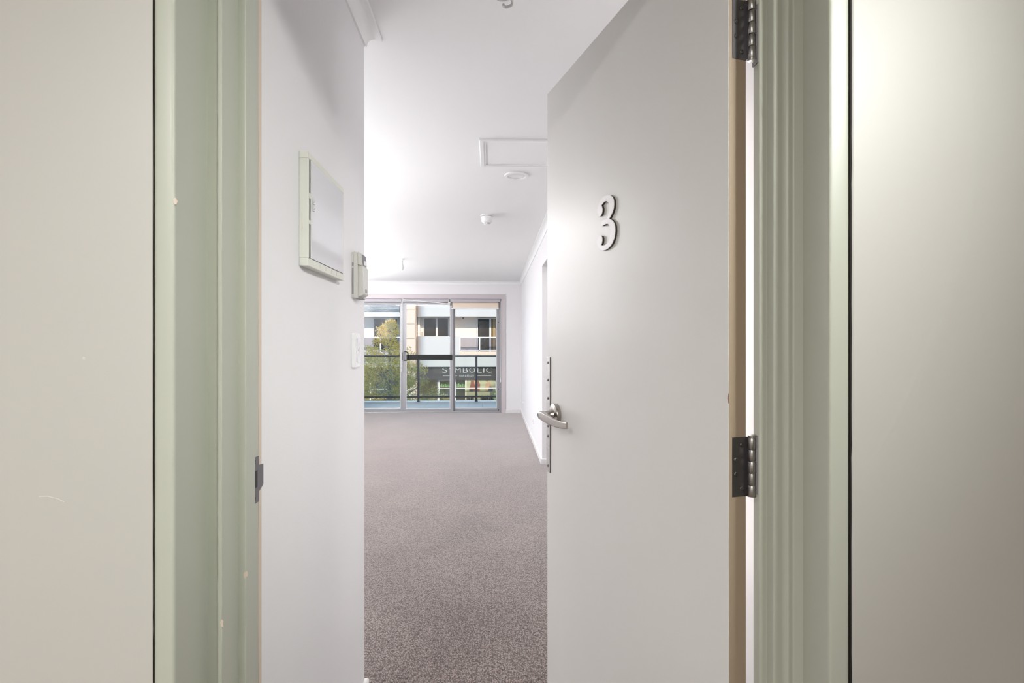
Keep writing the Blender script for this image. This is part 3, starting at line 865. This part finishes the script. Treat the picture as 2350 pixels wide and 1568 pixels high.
# roller blinds, one over each panel
def blind(x0, x1, label, drop=0.0, chain_x=None, chain_z=0.8, chain_y=0.0):
    o = thing('roller_blind', label, 'blind', (0, YB, 0), group='roller blinds over the sliding doors')
    obj('cassette', boxes([(x0, x1, -0.012, 0.018, 2.066, 2.121)]), 'blind', o, bevel=0.006)
    obj('headrail_channel', boxes([(x0 + 0.004, x1 - 0.004, -0.010, 0.018, 2.1215, 2.129)]), 'gap_dark', o)
    obj('lower_seam', boxes([(x0 + 0.004, x1 - 0.004, -0.006, 0.016, 2.060, 2.066)]), 'gap_dark', o)
    for xx in (x0 - 0.006, x1):
        obj('end_bracket', boxes([(xx, xx + 0.006, -0.014, 0.018, 2.052, 2.130)]), 'blind_white', o)
    if drop:
        cloth = obj('cloth', boxes([(x0 + 0.030, x1 - 0.025, 0.026, 0.027, 2.075 - drop, 2.066)]), 'blind_warm', o)
        obj('bottom_rail', boxes([(x0 + 0.005, x1 - 0.020, 0.021, 0.032, 2.050 - drop, 2.075 - drop)]), 'blind_white', o, bevel=0.003)
        bm = B(); lathe(bm, [(0.012, 0), (0.012, 0.012), (0.006, 0.014)], 14, lambda x, y, h: (x0 + 0.022 + h - 0.014, 0.022 + y, 2.092 - drop + x))
        obj('rail_cap', bm, 'blind_white', o, smooth=True)
    if chain_x is not None:
        bm = B()
        tube(bm, [(chain_x - 0.010, chain_y, 2.09), (chain_x - 0.008, chain_y, chain_z + 0.03), (chain_x - 0.004, chain_y, chain_z + 0.006), (chain_x, chain_y, chain_z), (chain_x + 0.004, chain_y, chain_z + 0.006), (chain_x + 0.006, chain_y, chain_z + 0.03), (chain_x + 0.010, chain_y, 2.09)], 0.0035, 6)
        obj('chain', bm, 'blind_white', o, smooth=True)
        bm = B(); tube(bm, [(chain_x, chain_y, chain_z + 0.0), (chain_x, chain_y, chain_z - 0.04), (chain_x, chain_y, chain_z - 0.07)], [0.006, 0.009, 0.004], 10)
        obj('chain_weight', bm, 'blind_white', o, smooth=True)
    return o
blind(-2.56, -1.655, 'rolled up roller blind with long chain over the fixed left panel', chain_x=-1.640, chain_z=0.84, chain_y=-0.004)
bmid = blind(-1.615, -0.775, 'rolled up roller blind with its white bar hanging askew over the sliding panel')
bm = B(); tube(bm, [(-1.612, -0.018, 2.106), (-1.2, -0.018, 2.072), (-0.765, -0.018, 2.030)], 0.0085, 10)
obj('fallen_bottom_bar', bm, 'blind_white', bmid, smooth=True)
obj('broken_bracket', boxes([(-0.785, -0.745, -0.02, 0.01, 2.010, 2.066)]), 'cream', bmid, bevel=0.004)
blind(-0.735, 0.178, 'roller blind let down a hand width over the right panel', drop=0.108, chain_x=0.190, chain_z=0.64, chain_y=-0.020)

# ------------------------------------------------------------------ balcony
bal = struct('floor_balcony', boxes([(-8.0, 4.0, YB + 0.25, 12.62, -0.30, -0.052)]), 'grout', 'grey tiled balcony floor beyond the sliding doors', 'balcony floor')
TS = 0.308
t0 = None
xs = -0.170 - TS * 12
for i in range(20):
    for j in range(4):
        x = xs + i * TS
        y = YB + 0.262 + j * 0.590
        if t0 is None:
            t0 = obj('tile', boxes([(0.002, TS - 0.002, 0.002, 0.588, -0.052, -0.040)]), 'tile', bal, bevel=0.001, loc=(x, y, 0))
        else:
            like(t0, 'tile', bal, (x, y, 0))
rl = thing('balcony_railing', 'charcoal balcony railing with glass panels', 'railing', (0, 12.45, -0.04))
obj('top_rail', boxes([(-6.0, 3.0, -0.025, 0.025, 1.030, 1.062)]), 'rail', rl, bevel=0.004)
bd = None
for k in range(70):
    x = -3.6 + k * 0.066
    if bd is None:
        bd = obj('glazing_clip', boxes([(-0.014, 0.014, -0.030, -0.0255, 1.036, 1.052)]), 'ring', rl, loc=(x, 0, 0))
    else:
        like(bd, 'glazing_clip', rl, (x, 0, 0))
obj('bottom_rail', boxes([(-6.0, 3.0, -0.018, 0.018, 0.088, 0.125)]), 'rail', rl, bevel=0.003)
for k in range(-3, 3):
    x = -0.323 + k * 1.33
    obj('post', boxes([(x - 0.024, x + 0.024, -0.024, 0.024, 0.0, 1.03)]), 'rail', rl, bevel=0.002)
    obj('post_foot', boxes([(x - 0.036, x + 0.036, -0.036, 0.036, 0.0, 0.012)]), 'rail', rl)
    obj('glass_panel', boxes([(x + 0.032, x + 1.298, -0.005, 0.005, 0.125, 1.03)]), 'rail_glass', rl)
# our own building above and beside the balcony: it shades the balcony and the lower street
struct('wall_upper_storeys', boxes([(-14, 16, YB + 0.25, 12.75, 2.62, 4.7), (-14, -3.1, 9.8, YB + 0.25, -3.4, 6.6), (2.0, 16, 9.8, YB + 0.25, -3.4, 6.6), (-3.1, 2.0, YB + 0.25, 12.62, -3.4, -0.30)]), 'our_render', 'rendered storeys of the own building over the balcony', 'wall')

# ------------------------------------------------------------------ street
struct('ground_street', boxes([(-40, 40, 12.7, 60, -3.6, -3.4)]), 'asphalt', 'asphalt street below the balcony', 'street')
struct('ground_footpath', boxes([(-40, 40, 26.5, 31.4, -3.4, -3.28)]), 'paving', 'footpath in front of the shops', 'footpath')

# ------------------------------------------------------------------ apartment building across the street
def px(u, y):          # survey helper: measured offset across the street at distance y
    return y * math.tan(math.atan((u - 1175) / F_PX) + YAW)
def pz(v, y):
    return 1.30 + (788 - v) * y * 0.995 / F_PX
Y0 = 31.0      # front of bands and parapets
Y1 = 32.4      # recessed flat walls
YS = 31.7      # shop front
bd_ = thing('apartment_building', 'white apartment block with balconies over a hair salon across the street', 'building', (0, Y0, -3.28))
def fb(name, m, x0, x1, y0, y1, z0, z1, parent=None, bevel=0.0):
    p = parent or bd_
    return obj(name, boxes([(x0, x1, y0 - Y0, y1 - Y0, z0 + 3.28, z1 + 3.28)]), m, p, bevel=bevel)
X = lambda u: px(u, Y0)
Z = lambda v: pz(v, Y0)
XE, XW = X(1210), X(760)
# back walls of the recesses
fb('recess_wall', 'render_cream', XW, XE, Y1, Y1 + 0.2, -0.2, 7.5)
# pillar with stone panels
pil = fb('pillar', 'stone', X(932), X(952), Y0 + 0.02, Y1, -3.28, 7.5)
vz = [(672, 711), (712, 743.5), (744.5, 777), (778, 812), (813, 846)]
for a, b in vz:
    fb('stone_panel', 'stone', X(931), X(952), Y0 - 0.03, Y0 + 0.02, Z(b), Z(a), pil, bevel=0.01)
fb('pillar_return', 'render_white', X(919), X(931.5), Y0 + 0.0, Y1, -3.28, 7.5)

def rounded_band(name, m, u0, u1, u2, v_top, v_bot, depth=0.95, thick=0.18):
    """spandrel or parapet whose left end curves back into the building"""
    xa, xb, xc = X(u0), X(u1), X(u2)
    outer = []
    n = 12
    for k in range(n + 1):
        t = k / n * PI / 2
        outer.append((xa + (xb - xa) * (1 - math.cos(t)), depth * (1 - math.sin(t))))
    outer.append((xc, 0.0))
    inner = [(xc, thick)] + [(xa + thick + (xb - xa - thick) * (1 - math.cos(t)), thick + (depth - thick) * (1 - math.sin(t)) + (0.0 if t > 0 else 0)) for t in [k / n * PI / 2 for k in range(n, -1, -1)]]
    bm = B(); flat_poly(bm, outer + inner, Z(v_bot) + 3.28, Z(v_top) + 3.28, lambda a, b, c: (a, b, c))
    return obj(name, bm, m, bd_, smooth=True, auto=30)
# right-hand flat: upper spandrel, parapet, lower band
rounded_band('upper_spandrel', 'render_white', 953, 979, 1210, 640, 726.5)
rounded_band('parapet', 'render_white', 953, 979, 1054.5, 772, 814.5)
rounded_band('lower_band', 'render_white', 953, 990, 1210, 815.2, 842)
fb('upper_slab', 'soffit', X(953.5), X(980), Y0 + 0.98, Y1, Z(726.5) + 0.02, Z(715))
fb('upper_slab', 'soffit', X(980), XE, Y0 + 0.19, Y1, Z(726.5) + 0.02, Z(715))
fb('balcony_slab', 'floor_terra', X(982), XE, Y0 + 0.19, Y1, Z(816), Z(808))
fb('slab_edge', 'floor_terra', X(1054.5), XE, Y0 + 0.0, Y0 + 0.19, Z(815), Z(807.5))
def far_window(x0, x1, z0, z1, y, mull, depth=0.06, name='window'):
    fw = 0.05
    f_ = obj(name, boxes([(x0, x0 + fw, y - Y0 - depth, y - Y0, z0 + 3.28, z1 + 3.28), (x1 - fw, x1, y - Y0 - depth, y - Y0, z0 + 3.28, z1 + 3.28),
                          (x0 + fw, x1 - fw, y - Y0 - depth, y - Y0, z1 - fw + 3.28, z1 + 3.28)]
                         + [(m_ - 0.055, m_ + 0.055, y - Y0 - depth, y - Y0, z0 + 3.28, z1 - fw + 3.28) for m_ in mull]), 'frame_white', bd_)
    cuts = [x0 + fw] + [c for m_ in mull for c in (m_ - 0.055, m_ + 0.055)] + [x1 - fw]
    for a, b in zip(cuts[0::2], cuts[1::2]):
        obj('pane', boxes([(a, b, y - Y0 - 0.03, y - Y0 - 0.01, z0 + 3.28, z1 - fw + 3.28)]), 'dark_glass', f_)
    return f_
X1 = lambda u: px(u, Y1)
Z1 = lambda v: pz(v, Y1)
far_window(X1(972), X1(1030), Z1(810), Z1(729), Y1, [X1(1002.5)])
wr = far_window(X1(1095), X1(1160), Z1(810), Z1(730), Y1, [X1(1125)])
for k, u in enumerate((1128.5, 1132, 1135, 1139)):
    fb('vertical_blind', 'blind_gold', X1(u), X1(u) + 0.05, Y1 - 0.045, Y1 - 0.035, Z1(810), Z1(731), wr)
fb('end_wall', 'render_cream', X(953.5), X(953.5) + 0.12, Y0 + 0.96, Y1, Z(806), Z(727))
fb('blade_wall', 'render_cream', X(1031), X(1036), Y0 + 0.7, Y1, Z(806), Z(727))
# glass balustrade of the right-hand balcony
bg_ = fb('balustrade', 'frame_white', X(1055), XE, Y0 + 0.04, Y0 + 0.10, Z(775.5), Z(773.2))
fb('lower_rail', 'frame_white', X(1055), XE, Y0 + 0.04, Y0 + 0.10, Z(806.5), Z(804), bg_)
for u in (1055.5, 1100.5, 1146, 1192):
    fb('baluster_post', 'frame_white', X(u) - 0.035, X(u) + 0.035, Y0 + 0.04, Y0 + 0.10, Z(809), Z(775), bg_)
for a, b in ((1056.5, 1099.5), (1101.5, 1145), (1147, 1191)):
    fb('balustrade_pane', 'bal_glass', X(a), X(b), Y0 + 0.065, Y0 + 0.075, Z(804), Z(775.5), bg_)
# airer standing on the balcony and a dome camera under the soffit
ai = thing('clothes_airer', 'thin dark metal clothes airer on the far balcony', 'airer', (px(962, 31.9), 31.9, Z(808)))
bm = B()
for x_, y_ in ((-0.14, -0.1), (-0.02, 0.1), (0.16, -0.1), (0.18, 0.1)):
    tube(bm, [(x_, y_, 0), (x_, y_, 1.16)], 0.012, 6)
for y_ in (-0.1, 0.1):
    tube(bm, [(-0.14, y_, 1.15), (0.18, y_, 1.15)], 0.010, 6)
obj('frame', bm, 'rail', ai)
bm = B(); tube(bm, [(-0.14, 0, 0.9), (0.18, 0, 0.9)], 0.008, 6)
obj('rung', bm, 'rail', ai)
bm = B(); lathe(bm, [(0.07, 0.0), (0.07, -0.03), (0.05, -0.04)], 16)
sc_ = obj('security_camera', bm, 'frame_white', bd_, loc=(px(1063, 31.6), 0.6, Z(726.5) + 0.018 + 3.28))
bm = B(); lathe(bm, [(0.055, -0.035), (0.055, -0.07), (0.035, -0.11), (0.01, -0.125)], 16)
obj('dome', bm, 'black', sc_, smooth=True)

# left-hand flat: louvre, spandrel, recess window, balustrade, lower louvre
def louvre(u0, u1, v0, v1, n, y):
    lf = fb('louvre', 'louvre_back', X(u0), X(u1), y + 0.10, y + 0.16, Z(v1), Z(v0))
    h = (Z(v0) - Z(v1)) / n
    bm = B()
    L = X(u1) - X(u0)
    prism(bm, [(0.0, 0.0), (0.012, 0.0), (0.10, h * 0.66), (0.088, h * 0.66)], 0, L, lambda a, b, c: (c, a, b))
    b0 = obj('slat', bm, 'blade', lf, loc=(X(u0), y - Y0, Z(v1) + 3.28))
    for k in range(1, n):
        like(b0, 'slat', lf, (X(u0), y - Y0, Z(v1) + 3.28 + k * h))
    return lf
louvre(770, 916, 690, 718, 9, Y0 + 0.02)
fb('left_spandrel', 'render_white', XW, X(919), Y0, Y0 + 0.2, Z(727), Z(718))
fb('left_top_wall', 'render_white', XW, X(919), Y0 + 0.05, Y0 + 0.2, Z(690), 7.5)
fb('left_slab_over', 'soffit', XW, X(919), Y0 + 0.2, Y1, Z(727), Z(716))
far_window(X1(857), X1(914), Z1(812), Z1(730), Y1, [X1(887)])
fb('left_floor', 'slab_grey', XW, X(919), Y0, Y1, Z(815), Z(808))
lb = fb('balustrade', 'frame_white', XW, X(919), Y0 + 0.04, Y0 + 0.10, Z(775.3), Z(773.2))
fb('lower_rail', 'frame_white', XW, X(919), Y0 + 0.04, Y0 + 0.10, Z(806.5), Z(804.5), lb)
for u in (828, 872.5, 918):
    fb('baluster_post', 'frame_white', X(u) - 0.03, X(u) + 0.03, Y0 + 0.04, Y0 + 0.10, Z(809), Z(775), lb)
for a, b in ((785, 827), (829, 871.5), (873.5, 917)):
    fb('balustrade_pane', 'bal_glass', X(a), X(b), Y0 + 0.065, Y0 + 0.075, Z(804.5), Z(775.3), lb)
louvre(770, 930, 815, 833, 6, Y0 + 0.02)
fb('left_lower_band', 'render_white', XW, X(931), Y0, Y0 + 0.25, Z(843), Z(833))

# shop: sign board with raised lettering
sg = fb('sign_board', 'sign', X(950), XE, Y0 + 0.30, YS, Z(872.5), Z(842))
sgb = fb('sign_return', 'sign', X(950), XE, Y0 + 0.28, Y0 + 0.30, Z(872.5), Z(842), sg)
def text_mesh(body, width, height, depth, loc, parent, m, name, thin=0.0):
    cu = bpy.data.curves.new(name, 'FONT')
    cu.body = body
    cu.align_x = 'CENTER'
    cu.extrude = depth
    cu.space_character = 1.25
    cu.resolution_u = 4
    cu.offset = thin
    to = bpy.data.objects.new(name, cu)
    COL.objects.link(to)
    dg = bpy.context.evaluated_depsgraph_get()
    me = bpy.data.meshes.new_from_object(to.evaluated_get(dg))
    bpy.data.objects.remove(to)
    xs_ = [v.co.x for v in me.vertices]
    ys_ = [v.co.y for v in me.vertices]
    sx = width / (max(xs_) - min(xs_))
    sy = height / (max(ys_) - min(ys_))
    mx = (max(xs_) + min(xs_)) / 2
    for v in me.vertices:
        v.co = ((v.co.x - mx) * sx, -v.co.z, (v.co.y - min(ys_)) * sy)
    me.materials.clear()
    me.materials.append(M[m])
    o = bpy.data.objects.new(name, me)
    COL.objects.link(o)
    o.parent = parent
    o.location = loc
    return o
# each big letter is a piece of its own, set out at its measured place
ys = 0.26
for ch, u0, u1 in (('S', 1014, 1025.5), ('Y', 1028, 1039), ('M', 1043.5, 1056.5), ('B', 1062, 1073), ('O', 1076.5, 1090), ('L', 1095, 1105.5), ('I', 1109, 1111.2), ('C', 1115.5, 1128.5)):
    text_mesh(ch, X(u1) - X(u0), Z(844.5) - Z(856), 0.02, ((X(u0) + X(u1)) / 2, ys, Z(856) + 3.28), sg, 'letter', 'letter', -0.008)
text_mesh('HAIR & BEAUTY', X(1088) - X(1053.5), Z(861.3) - Z(865.8), 0.015, ((X(1053.5) + X(1088)) / 2, ys, Z(865.8) + 3.28), sg, 'letter', 'small_lettering')
for a, b in ((1015.5, 1048.5), (1095, 1127)):
    fb('sign_line', 'letter', X(a), X(b), Y0 + 0.25, Y0 + 0.28, Z(863.9), Z(863.2), sg)
# shop fronts: white frames and glass
def shopfront(u0, u1, v0, mull, trans, dark_right=False):
    s = fb('shop_window', 'frame_white', X(u0), X(u1), YS - 0.06, YS, Z(v0 + 1.4), Z(v0))
    for u in [u0 + 0.8, u1 - 0.8] + mull:
        fb('mullion', 'frame_white', X(u) - 0.04, X(u) + 0.04, YS - 0.06, YS, -3.28, Z(v0 + 1.4), s)
    for v in trans:
        fb('transom', 'frame_white', X(u0), X(u1), YS - 0.07, YS + 0.01, Z(v + 0.8), Z(v - 0.8), s)
    us = sorted([u0 + 0.8, u1 - 0.8] + mull)
    for a, b in zip(us[:-1], us[1:]):
        fb('pane', 'far_glass', X(a) + 0.04, X(b) - 0.04, YS - 0.035, YS - 0.02, -3.2, Z(v0 + 1.4), s)
    return s
shopfront(1042, 1140, 872, [], [893.5, 914.5])
shopfront(843, 943, 873, [913], [895, 916])
shopfront(1004, 1036, 874, [], [894])
fb('shop_pier', 'sign', X(1140), XE, YS - 0.1, YS + 0.4, -3.28, Z(872.5))
fb('shop_pier', 'sign', X(1036), X(1042), YS - 0.05, YS + 0.4, -3.28, Z(872.5))
fb('shop_pier', 'slab_grey', X(1001), X(1004.5), YS - 0.05, YS + 0.4, -3.28, Z(872.5))
fb('shop_head', 'sign', XW, X(950), Y0 + 0.2, YS, Z(873), Z(843))
fb('shop_ceiling', 'soffit', XW, XE, YS, 36.0, Z(872.5), Z(868))
fb('shop_back_wall', 'shop_in', XW, XE, 33.6, 33.8, -3.28, Z(868))
# posters on the salon's back wall panel (flat prints)
YP = 32.2
pan = fb('display_panel', 'poster_bg', px(1069, YP), px(1140, YP), YP, YP + 0.05, -3.28, pz(872, YP))
fb('panel_edge', 'render_cream', px(1067.5, YP), px(1070.5, YP), YP - 0.02, YP, -3.28, pz(872, YP), pan)
def print_shape(name, m, pts, y, parent):
    bm = B(); flat_poly(bm, [(px(u, YP), pz(v, YP) + 3.28) for u, v in pts], y - Y0, y - Y0 + 0.004, lambda a, b, c: (a, c, b))
    return obj(name, bm, m, parent)
p1 = print_shape('hair_poster', 'hair', [(1081, 874), (1098, 874), (1100, 879), (1102, 883), (1101, 890), (1101, 898), (1077, 898), (1077, 892), (1080, 882)], YP - 0.012, pan)
p1['label'] = 'print of long auburn hair'
print_shape('print_area', 'top_dark', [(1077, 894.5), (1085, 894.5), (1085, 898.4), (1077, 898.4)], YP - 0.018, p1)
print_shape('print_area', 'skin', [(1088, 874), (1093, 874), (1094, 880), (1092, 885), (1089, 882)], YP - 0.018, p1)
p2 = print_shape('figure_poster', 'skin', [(1117.5, 876), (1122, 874), (1125, 876), (1124, 880), (1128, 886), (1131, 890), (1130, 893), (1124, 890), (1122, 895), (1119, 898), (1113.5, 898), (1113.5, 884), (1116, 880)], YP - 0.012, pan)
p2['label'] = 'print of a figure in a dark top'
print_shape('print_area', 'top_dark', [(1124, 886), (1127, 889), (1130, 891.5), (1131.8, 890.5), (1130.5, 898), (1119.5, 898), (1121, 894)], YP - 0.018, p2)
print_shape('print_area', 'top_dark', [(1114, 874), (1120, 873.6), (1118.5, 876), (1116.5, 876)], YP - 0.018, p2)
# shelves of goods behind the salon glass
for (u0, u1, v, hgt, m) in ((1043, 1067, 887, 0.22, 'shelf_green'), (1008, 1036, 887, 0.2, 'shelf_green'), (1072, 1088, 918.5, 0.28, 'bottle_dark'), (1104, 1134, 918.5, 0.30, 'bottle_dark'), (1005, 1036, 908, 0.16, 'bottle_white')):
    sh = fb('display_shelf', 'shop_in', px(u0, YP), px(u1, YP), YP - 0.25, YP, pz(v, YP) - 0.03, pz(v, YP))
    n = max(3, int((px(u1, YP) - px(u0, YP)) / 0.10))
    for k in range(n):
        xx = px(u0, YP) + (k + 0.5) * (px(u1, YP) - px(u0, YP)) / n
        hh = hgt * random.uniform(0.6, 1.0)
        bm = B(); lathe(bm, [(0.04, 0), (0.04, hh * 0.7), (0.018, hh * 0.82), (0.018, hh)], 8)
        obj('bottle', bm, m, sh, loc=(xx, YP - 0.12 - Y0, pz(v, YP) + 3.28))
gp = thing('potted_plant', 'small leafy pot plant at the salon window edge', 'plant', (px(1139, YS - 0.4), YS - 0.4, -2.3))
bm = B(); lathe(bm, [(0.10, 0), (0.14, 0.26), (0.15, 0.28)], 14)
obj('pot', bm, 'bottle_white', gp, smooth=True)
# pedestal that carries the pot
ped = tag(obj('pedestal', boxes([(px(1139, YS - 0.4) - 0.16, px(1139, YS - 0.4) + 0.16, YS - 0.56, YS - 0.24, -3.28, -2.3)]), 'slab_grey'), 'grey pedestal under the pot plant by the salon', 'pedestal')

def leaves(bm, layer, centre, rad, n, size, cols, rnd, flat=1.0):
    for _ in range(n):
        while True:
            p = Vector((rnd.uniform(-1, 1), rnd.uniform(-1, 1), rnd.uniform(-1, 1)))
            if p.length < 1:
                break
        p = Vector(centre) + Vector((p.x * rad[0], p.y * rad[1], p.z * rad[2]))
        a = Vector((rnd.gauss(0, 1), rnd.gauss(0, 1), rnd.gauss(0, 0.7))).normalized()
        b = a.orthogonal().normalized()
        b = (Matrix.Rotation(rnd.uniform(0, 2 * PI), 3, a) @ b)
        s = size * rnd.uniform(0.6, 1.25)
        wv = s * 0.36
        nrm = a.cross(b)
        q = [p - a * s * 0.5, p + b * wv * 0.5 + nrm * wv * 0.15, p + a * s * 0.5, p - b * wv * 0.5 + nrm * wv * 0.15]
        vs = [bm.verts.new(v) for v in q]
        f = bm.faces.new(vs)
        c = cols[int(rnd.random() * len(cols)) % len(cols)]
        k = rnd.uniform(0.75, 1.25)
        for lp in f.loops:
            lp[layer] = (min(1, c[0] * k), min(1, c[1] * k), min(1, c[2] * k), 1)
rnd = random.Random(21)
bm = B(); lay = bm.loops.layers.float_color.new('leafcol')
leaves(bm, lay, (0, 0, 0.5), (0.22, 0.2, 0.32), 260, 0.15, [(0.35, 0.45, 0.16), (0.55, 0.62, 0.32)], rnd)
lo = obj('foliage', bm, 'leaf', gp)
lo['kind'] = 'stuff'

# ------------------------------------------------------------------ street tree
YT = 20.0
tx = px(893, YT)
tree = thing('street_tree', 'golden green autumn street tree in front of the balcony', 'tree', (tx, YT, -3.4))
bm = B()
tube(bm, [(0, 0, 0), (0.04, 0, 1.2), (-0.02, 0.02, 2.4), (0.03, 0, 3.6), (0.0, 0.02, 4.6), (0.05, 0, 5.2)], [0.13, 0.11, 0.09, 0.065, 0.035, 0.012], 10)
tr = obj('trunk', bm, 'bark', tree, smooth=True)
rnd = random.Random(4)
clumps = []
# crown silhouette: height above the ground -> half width
sil = [(1.6, 1.3), (2.0, 1.9), (2.5, 2.05), (3.0, 1.75), (3.5, 1.5), (3.9, 1.3), (4.25, 1.15), (4.5, 0.75), (4.8, 0.48), (5.1, 0.46), (5.35, 0.30), (5.5, 0.12)]
def half_w(h):
    for (a, wa), (b, wb) in zip(sil[:-1], sil[1:]):
        if a <= h <= b:
            return wa + (wb - wa) * (h - a) / (b - a)
    return 0
for k in range(46):
    h = rnd.uniform(1.7, 5.3)
    a = rnd.uniform(0, 2 * PI)
    r = half_w(h) * math.sqrt(rnd.uniform(0.25, 1.0)) * 0.92
    tip = Vector((r * math.cos(a), r * math.sin(a), h))
    h0 = max(1.5, h - r * 0.75 - 0.1)
    bm = B()
    midp = Vector((tip.x * 0.5, tip.y * 0.5, h0 + (h - h0) * 0.6))
    tube(bm, [(0.02, 0, h0), midp, tip], [0.028, 0.016, 0.006], 6)
    obj('branch', bm, 'bark', tr, smooth=True)
gold = [(0.95, 0.60, 0.08), (0.90, 0.66, 0.16), (0.85, 0.68, 0.20), (0.95, 0.52, 0.08), (0.72, 0.62, 0.14)]
olive = [(0.52, 0.48, 0.12), (0.62, 0.52, 0.16), (0.44, 0.48, 0.15), (0.72, 0.52, 0.16), (0.80, 0.46, 0.16)]
green = [(0.24, 0.40, 0.10), (0.34, 0.42, 0.14), (0.46, 0.46, 0.18), (0.30, 0.36, 0.12)]
bm = B(); lay = bm.loops.layers.float_color.new('leafcol')
for k in range(330):
    h = 1.5 + 4.0 * (k + rnd.random()) / 330 if k % 3 else rnd.uniform(1.6, 4.3)
    a = rnd.uniform(0, 2 * PI)
    r = half_w(h) * math.sqrt(rnd.uniform(0.05, 1.0))
    c = (r * math.cos(a), r * math.sin(a), h)
    # autumn leaves, with gold at the top and left standing in for sunlight
    g = (h - 2.2) / 2.6 - c[0] * 0.16 + rnd.gauss(0, 0.18)
    cols = gold if g > 0.40 else (olive if g > -0.12 else green)
    s = 0.27 if h < 4.4 else 0.19
    leaves(bm, lay, c, (s, s, s * 0.7), 72 if h < 4.4 else 44, 0.088, cols, rnd)
fo = obj('foliage', bm, 'leaf', tree)
fo['kind'] = 'stuff'
